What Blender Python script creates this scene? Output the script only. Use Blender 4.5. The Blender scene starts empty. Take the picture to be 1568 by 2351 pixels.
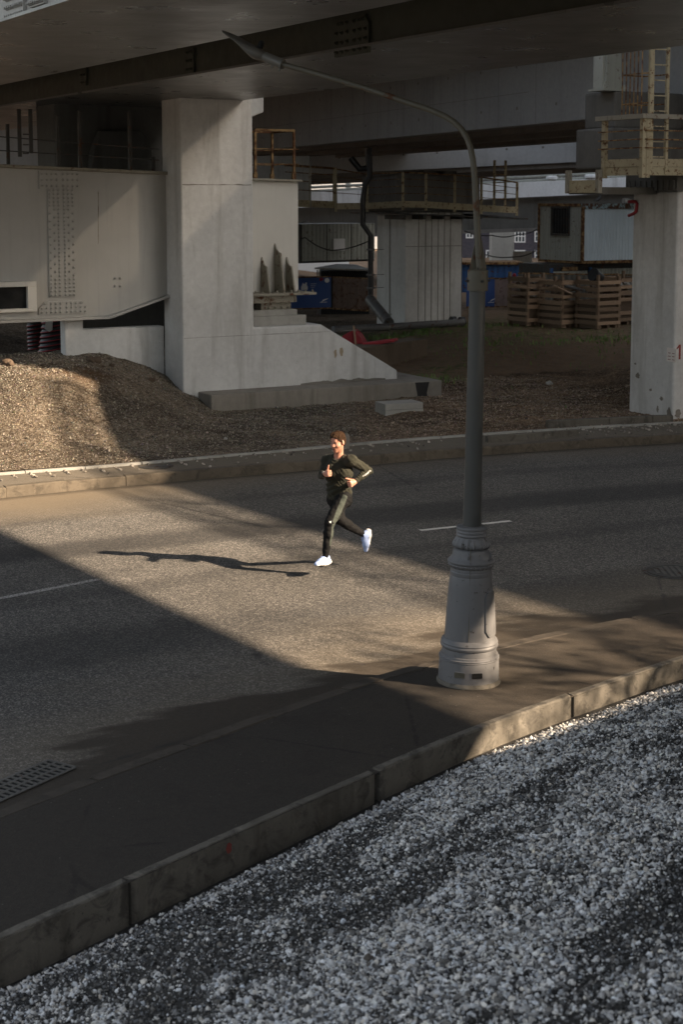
import bpy, bmesh, math, random
import numpy as np
from mathutils import Vector, Matrix, noise as mnoise
random.seed(7); rng=np.random.default_rng(11)
R=math.radians
scene=bpy.context.scene
col=scene.collection
# ------------------------------------------------------------------ camera model (numbers measured from the photo)
FP=3600.;U0=784.;V0=876.;H=4.6;TH=math.atan(416/3600.)
CT,ST=math.cos(TH),math.sin(TH)
def ray(u,v):
    a=(u-U0)/FP;b=(V0-v)/FP
    return Vector((a,CT+b*ST,-ST+b*CT))
def G(u,v,z=0.):
    r=ray(u,v);t=(z-H)/r.z
    return Vector((r.x*t,r.y*t,z))
def at(u,v,Y):
    r=ray(u,v);t=Y/r.y
    return Vector((r.x*t,Y,H+r.z*t))
def onpl(u,v,P,e):            # hit of a sight line with the vertical plane through P along e -> (s,z)
    r=ray(u,v);n=Vector((-e.y,e.x,0));t=n.dot(Vector((P.x,P.y,0)))/n.dot(r)
    q=r*t;return ((q.x-P.x)*e.x+(q.y-P.y)*e.y, H+q.z)
V=Vector
def V2(x,y,z=0.):return Vector((x,y,z))
E1=V2(math.cos(R(29.5)),math.sin(R(29.5)));E2=V2(-E1.y,E1.x);UP=V2(0,0,1)
# ------------------------------------------------------------------ mesh builder
WL={}
class MB:
    def __init__(s): s.v=[];s.f=[];s.m=[]
    def add(s,vs,fs,mi=0):
        o=len(s.v);s.v+= [tuple(p) for p in vs];s.f+=[tuple(i+o for i in f) for f in fs];s.m+=[mi]*len(fs);return s
    def box(s,o,a,b,c,mi=0):   # corner + three edges
        o=V(o);a=V(a);b=V(b);c=V(c)
        vs=[o,o+a,o+a+b,o+b,o+c,o+a+c,o+a+b+c,o+b+c]
        return s.add(vs,[(0,3,2,1),(4,5,6,7),(0,1,5,4),(1,2,6,5),(2,3,7,6),(3,0,4,7)],mi)
    def cbox(s,c,x,y,z,ex=V2(1,0),mi=0):   # centre-bottom box with x axis ex
        ex=V(ex).normalized();ey=V2(-ex.y,ex.x)
        return s.box(V(c)-ex*x/2-ey*y/2,ex*x,ey*y,UP*z,mi)
    def prism(s,poly,vec,mi=0):
        n=len(poly);vec=V(vec);a=[V(p) for p in poly]
        vs=a+[p+vec for p in a]
        fs=[tuple(range(n))[::-1],tuple(range(n,2*n))]+[(i,(i+1)%n,n+(i+1)%n,n+i) for i in range(n)]
        return s.add(vs,fs,mi)
    def tube(s,path,r,n=8,cap=True,mi=0):
        path=[V(p) for p in path];k=len(path)
        if not hasattr(r,'__len__'): r=[r]*k
        vs=[];ref=None
        for i,p in enumerate(path):
            t=(path[min(i+1,k-1)]-path[max(i-1,0)]).normalized()
            if ref is None:
                ref=t.orthogonal().normalized()
            ref=(ref-t*ref.dot(t)).normalized();b=t.cross(ref)
            for j in range(n):
                a=2*math.pi*j/n;vs.append(p+(ref*math.cos(a)+b*math.sin(a))*r[i])
        fs=[(i*n+j,i*n+(j+1)%n,(i+1)*n+(j+1)%n,(i+1)*n+j) for i in range(k-1) for j in range(n)]
        if cap: fs+=[tuple(range(n))[::-1],tuple(range((k-1)*n,k*n))]
        return s.add(vs,fs,mi)
    def bar(s,a,b,w,h=None,mi=0):     # square bar between two points
        a=V(a);b=V(b);h=h or w;t=(b-a).normalized()
        x=t.cross(UP);x=(V2(1,0) if x.length<.05 else x).normalized();y=x.cross(t)
        return s.box(a-x*w/2-y*h/2,x*w,y*h,b-a,mi)
    def lathe(s,c,prof,n=32,mi=0,wob=None,cap=True):
        c=V(c);vs=[]
        for (r,z) in prof:
            for j in range(n):
                a=2*math.pi*j/n;rr=r*(1+(wob(a,z) if wob else 0))
                vs.append(c+V((rr*math.cos(a),rr*math.sin(a),z)))
        k=len(prof)
        fs=[(i*n+j,i*n+(j+1)%n,(i+1)*n+(j+1)%n,(i+1)*n+j) for i in range(k-1) for j in range(n)]
        if cap: fs+=[tuple(range(n))[::-1],tuple(range((k-1)*n,k*n))]
        return s.add(vs,fs,mi)
    def bolt(s,p,nrm,r=.022,h=.025,mi=0):
        p=V(p);nrm=V(nrm).normalized()
        return s.tube([p,p+nrm*h*.45,p+nrm*h*.45,p+nrm*h],[r,r,r*.6,r*.55],7,True,mi)
    def rock(s,c,r,seed=0,mi=0,flat=.7,n=2):
        bm=bmesh.new();bmesh.ops.create_icosphere(bm,subdivisions=n,radius=1)
        off=V((seed*3.1,seed*1.7,seed*.9))
        for v in bm.verts:
            d=1+.55*mnoise.noise(v.co*1.1+off)+.2*mnoise.noise(v.co*2.7+off)
            v.co=v.co*d*r;v.co.z*=flat
        s.add([v.co+V(c) for v in bm.verts],[[v.index for v in f.verts] for f in bm.faces],mi);bm.free();return s
    def build(s,name,mats,parent=None,loc=None,smooth=False,bevel=0,recalc=True,seg=2):
        vs=np.array(s.v)
        if loc is None:
            loc=WL[parent] if parent is not None else V(((vs[:,0].min()+vs[:,0].max())/2,(vs[:,1].min()+vs[:,1].max())/2,vs[:,2].min()))
        me=bpy.data.meshes.new(name);me.from_pydata([V(p)-loc for p in s.v],[],s.f)
        if not isinstance(mats,(list,tuple)):mats=[mats]
        for m in mats: me.materials.append(m)
        if len(mats)>1: me.polygons.foreach_set('material_index',s.m)
        if recalc:
            bm=bmesh.new();bm.from_mesh(me);bmesh.ops.recalc_face_normals(bm,faces=bm.faces);bm.to_mesh(me);bm.free()
        o=bpy.data.objects.new(name,me);col.objects.link(o);WL[o]=V(loc)
        if parent is not None:
            o.parent=parent;o.location=V(loc)-WL[parent]
        else:o.location=loc
        if bevel:
            b=o.modifiers.new('bevel','BEVEL');b.width=bevel;b.segments=seg;b.limit_method='ANGLE';b.angle_limit=R(40)
        if smooth:
            me.polygons.foreach_set('use_smooth',[True]*len(me.polygons))
            if smooth!='all':
                try: me.set_sharp_from_angle(angle=R(35))
                except Exception: pass
        return o
def tag(o,label,cat,group=None):
    o['label']=label;o['category']=cat
    if group:o['group']=group
    return o
def struct(o,kind='structure'):
    o['kind']=kind;return o
def thing(name,loc,label,cat,group=None):
    o=bpy.data.objects.new(name,None);col.objects.link(o);o.location=loc;o.empty_display_size=.2;WL[o]=V(loc)
    return tag(o,label,cat,group)
# ------------------------------------------------------------------ materials
class NT:
    def __init__(s,name):
        s.mat=bpy.data.materials.new(name);s.mat.use_nodes=True;s.t=s.mat.node_tree
        s.b=s.t.nodes['Principled BSDF'];s.tc=s.t.nodes.new('ShaderNodeTexCoord')
    def n(s,typ,**k):
        x=s.t.nodes.new(typ)
        for a,b in k.items():setattr(x,a,b)
        return x
    def L(s,a,b):s.t.links.new(a,b)
    def co(s,scale=(1,1,1),src='Object',rot=(0,0,0)):
        m=s.n('ShaderNodeMapping');s.L(s.tc.outputs[src],m.inputs[0]);m.inputs['Scale'].default_value=scale;m.inputs['Rotation'].default_value=rot
        return m.outputs[0]
    def noise(s,co,sc,det=4,rough=.55,dist=0):
        x=s.n('ShaderNodeTexNoise');s.L(co,x.inputs['Vector']);x.inputs['Scale'].default_value=sc;x.inputs['Detail'].default_value=det
        x.inputs['Roughness'].default_value=rough;x.inputs['Distortion'].default_value=dist;return x.outputs['Fac']
    def vor(s,co,sc,out='Distance',feature='F1',rnd=1.):
        x=s.n('ShaderNodeTexVoronoi');x.feature=feature;s.L(co,x.inputs['Vector']);x.inputs['Scale'].default_value=sc;x.inputs['Randomness'].default_value=rnd;return x.outputs[out]
    def ramp(s,f,*stops):
        x=s.n('ShaderNodeValToRGB');s.L(f,x.inputs[0]);e=x.color_ramp.elements
        while len(e)<len(stops):e.new(.5)
        for i,(p,c) in enumerate(stops):
            e[i].position=p;e[i].color=(c,c,c,1) if not hasattr(c,'__len__') else (*c,1)
        return x.outputs[0]
    def mix(s,f,a,b,mode='MIX'):
        x=s.n('ShaderNodeMix');x.data_type='RGBA';x.blend_type=mode
        for i,val in ((0,f),(6,a),(7,b)):
            if isinstance(val,(int,float)): x.inputs[i].default_value=val if i==0 else (val,val,val,1)
            elif isinstance(val,tuple): x.inputs[i].default_value=(*val,1)
            else: s.L(val,x.inputs[i])
        return x.outputs[2]
    def math(s,op,a,b=0.,c=0.):
        x=s.n('ShaderNodeMath');x.operation=op
        for i,val in enumerate((a,b,c)):
            if isinstance(val,(int,float)):x.inputs[i].default_value=val
            else:s.L(val,x.inputs[i])
        return x.outputs[0]
    def bump(s,f,strength=.3,dist=.02,prev=None):
        x=s.n('ShaderNodeBump');s.L(f,x.inputs['Height']);x.inputs['Strength'].default_value=strength;x.inputs['Distance'].default_value=dist
        if prev is not None:s.L(prev,x.inputs['Normal'])
        return x.outputs[0]
    def done(s,colr,rough=.8,normal=None,metal=0,spec=None):
        if isinstance(colr,tuple):s.b.inputs['Base Color'].default_value=(*colr,1)
        else:s.L(colr,s.b.inputs['Base Color'])
        if isinstance(rough,(int,float)):s.b.inputs['Roughness'].default_value=rough
        else:s.L(rough,s.b.inputs['Roughness'])
        s.b.inputs['Metallic'].default_value=metal
        if spec is not None:s.b.inputs['Specular IOR Level'].default_value=spec
        if normal is not None:s.L(normal,s.b.inputs['Normal'])
        return s.mat
def concrete(name,c,dark=.55,stain=.5,pits=True,bump=.35,warm=(1,.96,.88),lines=False,blotch=0.):
    t=NT(name);o=t.co()
    big=t.ramp(t.noise(o,.7,5,.6),(.3,tuple(dark*x for x in c)),(.62,c))
    f=t.noise(o,9,6,.65);colr=t.mix(.35,big,t.ramp(f,(.3,tuple(.75*x for x in c)),(.7,tuple(min(1,1.15*x) for x in c))))
    st=t.ramp(t.noise(t.co((2.2,2.2,.22)),1.3,5,.6,.4),(.52,0.),(.75,1.))
    colr=t.mix(t.math('MULTIPLY',st,stain),colr,tuple(.42*a*b for a,b in zip(c,warm)))
    nb=t.bump(f,bump*.6,.02)
    if blotch:
        bm_=t.ramp(t.noise(o,4.5,7,.72,.8),(.50,0.),(.62,1.));colr=t.mix(t.math('MULTIPLY',bm_,blotch),colr,tuple(.28*x for x in c));b2_=t.ramp(t.noise(o,7,6,.7),(.60,0.),(.70,1.));colr=t.mix(t.math('MULTIPLY',b2_,blotch*.6),colr,tuple(min(1,1.6*x) for x in c))
    if pits:
        vd=t.vor(o,17);pm=t.ramp(vd,(.07,1.),(.13,0.));gate=t.ramp(t.noise(o,5,2),(.5,0.),(.56,1.))
        pm=t.math('MULTIPLY',pm,gate)
        colr=t.mix(t.math('MULTIPLY',pm,.7),colr,tuple(.25*x for x in c))
        nb=t.bump(t.math('MULTIPLY',pm,-1.),.6,.01,nb)
    if lines:
        w=t.n('ShaderNodeTexWave');w.bands_direction='Z';t.L(t.co((1,1,1)),w.inputs[0]);w.inputs['Scale'].default_value=.27;w.inputs['Distortion'].default_value=.15;w.inputs['Detail Scale'].default_value=3
        ln=t.ramp(w.outputs['Fac'],(.0,1.),(.006,0.));colr=t.mix(t.math('MULTIPLY',ln,.5),colr,tuple(.4*x for x in c))
    nb=t.bump(t.noise(o,60,3),.15,.006,nb)
    return t.done(colr,.88,nb)
def paint(name,c,var=.15,rough=.45,rust=0.,rustc=(.12,.045,.015),bump=.08,metal=0,rs=6,streak=0.,spec=None):
    t=NT(name);o=t.co()
    colr=t.mix(t.noise(o,1.4,5,.6),tuple(x*(1-var*1.6) for x in c),tuple(min(1,x*(1+var)) for x in c))
    if streak:
        st=t.ramp(t.noise(t.co((3,3,.15)),2,5,.65),(.5,0.),(.75,1.));colr=t.mix(t.math('MULTIPLY',st,streak),colr,tuple(x*.45 for x in c))
    ro=t.ramp(t.noise(o,5,4),(.3,max(.05,rough-.1)),(.7,min(1,rough+.12)))
    nb=t.bump(t.noise(o,25,4),bump,.01)
    if rust:
        rm=t.ramp(t.noise(o,rs,7,.7,.3),(.62-.3*rust,0.),(.70-.25*rust,1.))
        colr=t.mix(rm,colr,t.mix(t.noise(o,14,4),rustc,tuple(x*.4 for x in rustc)))
        ro=t.mix(rm,ro,.9)
    return t.done(colr,ro,nb,metal,spec)
M={}
M['stained']=concrete('stained_brown_concrete',(.15,.112,.08),.45,.9,False,.6)
M['cap']=concrete('dark_cap_concrete',(.19,.185,.175),.6,.7,False,.3)  # darker concrete tone for the cap of the middle pier
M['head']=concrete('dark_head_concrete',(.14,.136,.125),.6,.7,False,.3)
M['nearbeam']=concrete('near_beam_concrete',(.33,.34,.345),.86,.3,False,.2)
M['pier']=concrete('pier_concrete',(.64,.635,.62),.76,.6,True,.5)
M['plinth']=concrete('plinth_concrete',(.26,.235,.20),.6,.8,True,.5)
M['concrete']=concrete('grey_concrete',(.36,.35,.32),.7,.6,True,.4)
M['beam']=concrete('beam_concrete',(.50,.52,.54),.86,.2,False,.2)
M['kerb']=concrete('kerb_concrete',(.165,.148,.122),.30,.95,True,1.,blotch=.75)
M['dustkerb']=concrete('dusty_kerb',(.125,.102,.074),.5,.7,False,.5,blotch=.6)
M['dirtykerb']=concrete('dirty_kerb',(.075,.061,.047),.6,.5,False,.5,blotch=.5)
M['darkconcrete']=concrete('soffit_concrete',(.22,.205,.19),.7,.5,False,.3)
M['parapet']=concrete('parapet_concrete',(.80,.81,.82),.85,.5,False,.2)
M['girder']=paint('girder_paint',(.40,.392,.37),.10,.5,.0,bump=.05,streak=.25)
M['shadepaint']=paint('shaded_girder_paint',(.07,.075,.058),.2,.55,0.,bump=.05)  # dark copy of the girder paint, shade between girders put into the colour
M['lamppole']=paint('lamp_pole_paint',(.062,.062,.058),.08,.45,0.,bump=.05,streak=.2)
M['lamppaint']=paint('lamp_grey_paint',(.158,.156,.158),.12,.55,.02,rustc=(.06,.05,.04),rs=16,bump=.1,streak=.4)
M['lampdark']=paint('lamp_arm_paint',(.095,.085,.062),.15,.5,.15,bump=.05)
M['lamphead']=paint('lamp_head_metal',(.13,.125,.11),.1,.45,0.,bump=.04)
M['yellow']=paint('pale_yellow_paint',(.40,.345,.225),.25,.6,.28,rustc=(.17,.085,.035),rs=9)
M['ruststeel']=paint('rusted_steel',(.30,.19,.08),.3,.75,.6,rs=7)
M['darksteel']=paint('dark_steel',(.035,.035,.033),.2,.6,.25)
M['bearing']=paint('bearing_steel',(.27,.25,.20),.2,.6,.25)
M['cladlit']=paint('lit_blue_cladding',(.60,.69,.75),.1,.5,0.,rs=9,streak=.12)  # lit copy of the cabin cladding, skylight put into the colour
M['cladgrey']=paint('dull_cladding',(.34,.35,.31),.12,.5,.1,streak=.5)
M['fencegrey']=paint('grey_sheet_fence',(.13,.125,.11),.2,.6,.2)
M['fencebrown']=paint('brown_sheet_fence',(.16,.10,.07),.3,.6,.35,streak=.4)
M['fencepink']=paint('faded_sheet_fence',(.30,.22,.20),.2,.6,.2,streak=.4)
M['banner']=paint('blue_banner_cloth',(.045,.10,.30),.15,.6,0.,bump=.4)
M['endpaint']=paint('pale_end_paint',(.66,.64,.59),.08,.5,0.,bump=.05,streak=.25)
M['offwhite']=paint('off_white_wall',(.42,.43,.45),.1,.8,0.)
M['white']=paint('white_paint',(.78,.78,.77),.05,.6,0.)
M['bluebox']=paint('blue_container_paint',(.02,.085,.24),.15,.5,.25)
M['yellowbright']=paint('yellow_beam_paint',(.65,.47,.02),.1,.5,0.)
M['blackpipe']=paint('black_plastic_pipe',(.018,.018,.02),.2,.4,0.)
M['greypipe']=paint('grey_pipe',(.12,.12,.12),.2,.5,.2)
M['redplastic']=paint('red_plastic',(.30,.02,.03),.2,.45,0.)
M['redpaint']=paint('red_spray_paint',(.24,.05,.04),.3,.8,0.)
M['iron']=paint('cast_iron',(.06,.058,.055),.3,.55,.25,bump=.3)
M['grateiron']=paint('worn_grate_iron',(.13,.125,.115),.3,.5,.1,bump=.3)
M['black']=paint('black_void',(.008,.008,.008),.1,.9,0.)
M['glass']=paint('window_glass',(.05,.065,.075),.1,.08,0.,bump=.0)
M['roofsheet']=paint('shed_roof_sheet',(.20,.19,.165),.2,.6,.2)
M['pinkpaper']=paint('paper',(.75,.70,.66),.1,.9,0.)
M['rock']=concrete('rock_stone',(.10,.085,.07),.5,.3,False,.9)
M['clod']=concrete('soil_clod',(.11,.075,.05),.5,.3,False,.9)
M['lightstone']=concrete('light_stone',(.42,.41,.38),.6,.2,False,.6)
M['bag']=paint('pale_bag',(.45,.45,.44),.2,.5,0.,bump=.4)
def soffit_mat():
    t=NT('soffit_grey_paint');o=t.co(rot=(0,0,R(60.3)))
    s1=t.noise(t.co((.9,12,1),rot=(0,0,R(-29.7))),1.1,5,.6);colr=t.mix(s1,(.128,.126,.120),(.19,.188,.18))
    pl=t.n('ShaderNodeTexBrick');t.L(o,pl.inputs[0]);pl.inputs['Scale'].default_value=.22;pl.inputs['Mortar Size'].default_value=.0025;pl.inputs['Color1'].default_value=(.92,.92,.92,1);pl.inputs['Color2'].default_value=(1.05,1.05,1.05,1);pl.inputs['Mortar'].default_value=(.6,.6,.6,1)
    colr=t.mix(1.,colr,pl.outputs[0],'MULTIPLY')
    nb=t.bump(t.noise(t.co((.7,6,1),rot=(0,0,R(-29.7))),1.2,4,.55,.5),.10,.08)
    ro=t.ramp(t.noise(o,1.2,4),(.3,.24),(.7,.42))
    return t.done(colr,ro,nb,0,.8)
M['soffit']=soffit_mat()
def asphalt_mat():
    t=NT('asphalt');o=t.co();uv=t.n('ShaderNodeSeparateXYZ');t.L(t.tc.outputs['UV'],uv.inputs[0])   # uv = (metres along, metres from far kerb / from near kerb)
    at_=t.n('ShaderNodeAttribute');at_.attribute_name='edge';ed=t.n('ShaderNodeSeparateColor');t.L(at_.outputs['Color'],ed.inputs[0])
    dn,df,ss=ed.outputs[0],ed.outputs[1],ed.outputs[2]          # near distance, far distance (m), along
    sp=t.vor(o,72,'Color');spx=t.n('ShaderNodeSeparateColor');t.L(sp,spx.inputs[0])
    grain=t.ramp(spx.outputs[0],(0.,(.030,.029,.028)),(.5,(.098,.093,.087)),(.8,(.185,.173,.158)),(1.,(.42,.385,.345)))
    sp2=t.vor(o,38,'Color');spx2=t.n('ShaderNodeSeparateColor');t.L(sp2,spx2.inputs[0])
    grain=t.mix(.35,grain,t.ramp(spx2.outputs[1],(0.,(.035,.034,.033)),(.7,(.085,.08,.072)),(1.,(.26,.24,.21))))
    big=t.noise(o,.45,5,.6)
    colr=t.mix(1.,grain,t.ramp(big,(.3,.72),(.7,1.12)),'MULTIPLY')
    # darker bands worn / oil along the lanes
    w=t.noise(t.co((1,1,1),'UV'),.35,3);
    for (c0,wd,st) in ((4.0,.62,.6),(8.6,.6,.4),(1.9,.3,.3),(6.3,.35,.32)):
        d=t.math('ABSOLUTE',t.math('SUBTRACT',t.math('ADD',df,t.math('MULTIPLY',t.math('SUBTRACT',w,.5),1.6)),c0))
        band=t.ramp(t.math('DIVIDE',d,wd*2),(.25,1.),(.55,0.))
        colr=t.mix(t.math('MULTIPLY',band,st),colr,(.022,.022,.023))
    # dust at both kerbs
    n3=t.noise(t.co((1,1,1),'UV'),.9,5,.6)
    def dust(dd,reach,colour,amt,colr,e0=.25,e1=1.):
        x=t.math('ADD',dd,t.math('MULTIPLY',t.math('SUBTRACT',n3,.5),reach*1.2))
        m=t.ramp(t.math('DIVIDE',x,reach),(e0,1.),(e1,0.))
        return t.mix(t.math('MULTIPLY',m,amt),colr,colour)
    fine=t.noise(o,30,5,.7)
    dc=t.mix(fine,(.13,.105,.073),(.235,.19,.135));px_=t.n('ShaderNodeSeparateXYZ');t.L(o,px_.inputs[0]);lf=t.ramp(t.math('ADD',t.math('MULTIPLY',px_.outputs[0],-.12),t.math('MULTIPLY',t.math('SUBTRACT',n3,.5),.4)),(.12,0.),(.5,1.))
    colr=dust(df,2.3,dc,t.math('MULTIPLY',lf,.9),colr);colr=dust(df,1.2,dc,.35,colr);colr=dust(dn,2.5,dc,.45,colr)
    dk=t.mix(t.noise(o,22,5,.75),(.022,.018,.014),(.07,.055,.04))
    colr=dust(dn,2.0,dk,.93,colr,.31,.42);colr=dust(df,.28,dk,.7,colr)
    rpn=t.ramp(t.noise(o,1.1,6,.7,1.5),(.60,0.),(.68,1.));colr=t.mix(t.math('MULTIPLY',rpn,.5),colr,(.028,.027,.027))
    ck=t.vor(t.co((1,1,1)),.22,'Distance','DISTANCE_TO_EDGE');cm=t.math('MULTIPLY',t.ramp(t.math('ADD',ck,t.math('MULTIPLY',t.math('SUBTRACT',t.noise(o,4,4,.7),.5),.04)),(.002,1.),(.005,0.)),t.ramp(t.noise(o,.3,2),(.52,0.),(.58,1.)));colr=t.mix(t.math('MULTIPLY',cm,.6),colr,(.02,.02,.02))
    nb=t.bump(spx.outputs[1],.35,.006);nb=t.bump(t.noise(o,45,4),.3,.008,nb)
    return t.done(colr,t.ramp(big,(.3,.7),(.7,.85)),nb,0,.4)
M['asphalt']=asphalt_mat()
def pavement_mat(name,c1,c2,grad=False):
    t=NT(name);o=t.co();a=t.noise(o,.8,6,.6);f=t.noise(o,26,6,.7)
    colr=t.mix(a,c1,c2);colr=t.mix(t.math('MULTIPLY',f,.55),colr,tuple(.45*x for x in c1))
    if grad:   # much darker towards the left end, brown trodden-in dirt towards the right
        sx=t.n('ShaderNodeSeparateXYZ');t.L(o,sx.inputs[0]);gm=t.ramp(t.math('ADD',t.math('MULTIPLY',sx.outputs[0],.10),t.math('MULTIPLY',t.math('SUBTRACT',a,.5),.7)),(-.0,0.),(.42,1.))
        M['_pgrad']=gm;colr=t.mix(gm,t.mix(f,(.021,.017,.0125),(.048,.039,.030)),colr)
    v=t.vor(o,14);m=t.math('MULTIPLY',t.ramp(v,(.05,1.),(.10,0.)),t.ramp(t.noise(o,3,3),(.5,0.),(.6,1.)))
    colr=t.mix(t.math('MULTIPLY',m,.6),colr,(.24,.22,.19))
    ck=t.vor(t.co((1,1,1)),.55,'Distance','DISTANCE_TO_EDGE');cm=t.math('MULTIPLY',t.ramp(t.math('ADD',ck,t.math('MULTIPLY',t.math('SUBTRACT',t.noise(o,6,4,.7),.5),.05)),(.004,1.),(.010,0.)),t.ramp(t.noise(o,.5,2),(.5,0.),(.56,1.)));colr=t.mix(t.math('MULTIPLY',cm,.75),colr,tuple(.3*x for x in c1));bl_=t.ramp(t.noise(o,2.4,5,.65),(.56,0.),(.66,1.));colr=t.mix(t.math('MULTIPLY',bl_,.45),colr,tuple(.42*x for x in c1));fg=t.noise(o,120,3,.7);colr=t.mix(.6,colr,t.mix(1.,colr,t.ramp(fg,(.35,.45),(.65,1.6)),'MULTIPLY'));return t.done(colr,.92,t.bump(fg,.4,.006,t.bump(f,.35,.012)))
M['pavement_near']=pavement_mat('near_pavement_dirt',(.055,.042,.031),(.105,.082,.056),True)
M['pavement_far']=pavement_mat('far_pavement_dust',(.13,.11,.085),(.185,.16,.125))
def yard_mat():
    t=NT('yard_gravel_and_soil');o=t.co();A=t.n('ShaderNodeAttribute');A.attribute_name='soil';sc=t.n('ShaderNodeSeparateColor');t.L(A.outputs['Color'],sc.inputs[0])
    def gr(scale):
        v=t.n('ShaderNodeTexVoronoi');t.L(o,v.inputs['Vector']);v.inputs['Scale'].default_value=scale;s=t.n('ShaderNodeSeparateColor');t.L(v.outputs['Color'],s.inputs[0]);return v,s
    v1,s1=gr(38);v2,s2=gr(19)
    g=t.ramp(s1.outputs[0],(0.,(.055,.039,.026)),(.4,(.15,.113,.078)),(.8,(.26,.205,.145)),(1.,(.42,.35,.265)))
    g=t.mix(.35,g,t.ramp(s2.outputs[1],(0.,(.05,.04,.03)),(.6,(.19,.155,.125)),(1.,(.44,.39,.33))))
    pt=t.ramp(t.noise(o,.55,5,.65,.5),(.38,.42),(.62,1.05));g=t.mix(1.,g,pt,'MULTIPLY');xs_=t.n('ShaderNodeSeparateXYZ');t.L(o,xs_.inputs[0]);g=t.mix(t.ramp(t.math('ADD',t.math('MULTIPLY',xs_.outputs[0],.2),.3),(.2,0.),(.8,.6)),g,t.mix(1.,g,(1.25,.95,.68),'MULTIPLY'))
    so=t.mix(t.noise(o,3,7,.7),(.11,.070,.044),(.34,.23,.148))
    so=t.mix(t.ramp(s1.outputs[2],(.86,0.),(.9,1.)),so,(.2,.165,.13))
    gn=t.math('MULTIPLY',sc.outputs[1],t.ramp(t.noise(o,4,6,.7),(.45,0.),(.6,1.)))
    colr=t.mix(t.ramp(t.math('ADD',sc.outputs[0],t.math('MULTIPLY',t.math('SUBTRACT',t.noise(o,1.6,5,.7),.5),.7)),(.42,0.),(.6,1.)),g,so)
    colr=t.mix(gn,colr,(.06,.095,.025))
    orr=t.math('MULTIPLY',sc.outputs[2],t.ramp(t.noise(o,2.2,6,.7),(.4,0.),(.6,1.)));colr=t.mix(t.math('MULTIPLY',orr,.85),colr,(.10,.05,.02))
    nb=t.bump(v1.outputs['Distance'],.9,.035);nb=t.bump(t.noise(o,12,6,.7),.8,.05,nb)
    return t.done(colr,.95,nb,0,.2)
M['yard']=yard_mat()
def attr_mat(name,attr,rough=.8,bs=60,bstr=.2,spec=.4,mul=None):
    t=NT(name);A=t.n('ShaderNodeAttribute');A.attribute_name=attr;o=t.co()
    colr=t.mix(1.,A.outputs['Color'],t.ramp(t.noise(o,bs*.5,3),(.3,.82),(.7,1.15)),'MULTIPLY')
    return t.done(colr,rough,t.bump(t.noise(o,bs,4),bstr,.006),0,spec)
M['stones']=attr_mat('crushed_stone','tint',.8,90,.3,.35)
M['bank']=pavement_mat('dark_grit',(.018,.016,.014),(.045,.042,.038))
def wood_mat():
    t=NT('weathered_wood');o=t.co();oi=t.n('ShaderNodeObjectInfo');A=t.n('ShaderNodeAttribute');A.attribute_name='tint'
    g=t.noise(t.co((2,2,14)),2.5,6,.65,1.)
    colr=t.mix(g,(.15,.098,.063),(.38,.27,.185));colr=t.mix(1.,colr,A.outputs['Color'],'MULTIPLY')
    return t.done(colr,.85,t.bump(g,.4,.01))
M['wood']=wood_mat()
def brick_mat():
    t=NT('grey_brick_facade');b=t.n('ShaderNodeTexBrick');t.L(t.co((1,1,1),rot=(R(90),0,0)),b.inputs[0]);b.inputs['Scale'].default_value=2.2
    b.inputs['Color1'].default_value=(.065,.062,.08,1);b.inputs['Color2'].default_value=(.095,.082,.1,1);b.inputs['Mortar'].default_value=(.06,.06,.07,1)
    return t.done(b.outputs[0],.9)
M['brick']=brick_mat()
def grass_mat():
    t=NT('weed_leaves');A=t.n('ShaderNodeAttribute');A.attribute_name='tint';m=t.done(A.outputs['Color'],.6)
    return m
M['weed']=grass_mat()
def cloth(name,c,rough=.6,ws=18,wst=.35,sheen=.0):
    t=NT(name);o=t.co();n1=t.noise(t.co((1,1,1.6),rot=(0,R(35),0)),ws,3,.5,1.2)
    t.b.inputs['Sheen Weight'].default_value=sheen
    return t.done(t.mix(n1,tuple(x*.85 for x in c),tuple(x*1.15 for x in c)),.82,t.bump(n1,wst,.02),0,.18)
M['shirt']=cloth('olive_shirt',(.027,.0265,.0185),.42,14,.5,.05)
M['pants']=cloth('black_trousers',(.006,.006,.0065),.5,12,.4,0.)
M['stripe']=cloth('grey_green_panel',(.05,.058,.05),.5,12,.3,0.)
M['skin']=attr_mat('skin','tint',.5,120,.05,.4)
M['hair']=cloth('brown_hair',(.034,.017,.008),.5,70,.9,0.)
M['shoe']=paint('pale_blue_shoe',(.31,.41,.68),.12,.6,0.,bump=.15)
M['sole']=paint('white_sole',(.82,.80,.77),.05,.6,0.)
M['soleblack']=paint('black_outsole',(.02,.02,.02),.1,.6,0.)
M['lace']=paint('blue_lace',(.25,.33,.62),.1,.6,0.)
M['sock']=paint('white_sock',(.75,.70,.68),.05,.9,0.)
M['logo']=paint('white_print',(.75,.75,.73),.02,.6,0.)
# ------------------------------------------------------------------ numpy mesh from arrays
def np_mesh(name,verts,faces,mat,tint=None,loc=(0,0,0),attr='tint',smooth=False):
    me=bpy.data.meshes.new(name);nv=len(verts);nf,k=faces.shape
    me.vertices.add(nv);me.vertices.foreach_set('co',(verts-np.array(loc)).astype(np.float32).ravel())
    me.loops.add(nf*k);me.polygons.add(nf)
    me.loops.foreach_set('vertex_index',faces.astype(np.int32).ravel())
    me.polygons.foreach_set('loop_start',np.arange(0,nf*k,k,dtype=np.int32))
    me.polygons.foreach_set('use_smooth',np.full(nf,bool(smooth)))
    me.update(calc_edges=True);me.validate()
    if tint is not None:
        a=me.color_attributes.new(attr,'FLOAT_COLOR','POINT');c=np.ones((nv,4),np.float32);c[:,:3]=tint;a.data.foreach_set('color',c.ravel())
    for m in (mat if isinstance(mat,list) else [mat]): me.materials.append(m)
    o=bpy.data.objects.new(name,me);o.location=loc;col.objects.link(o);WL[o]=V(loc);return o
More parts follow.
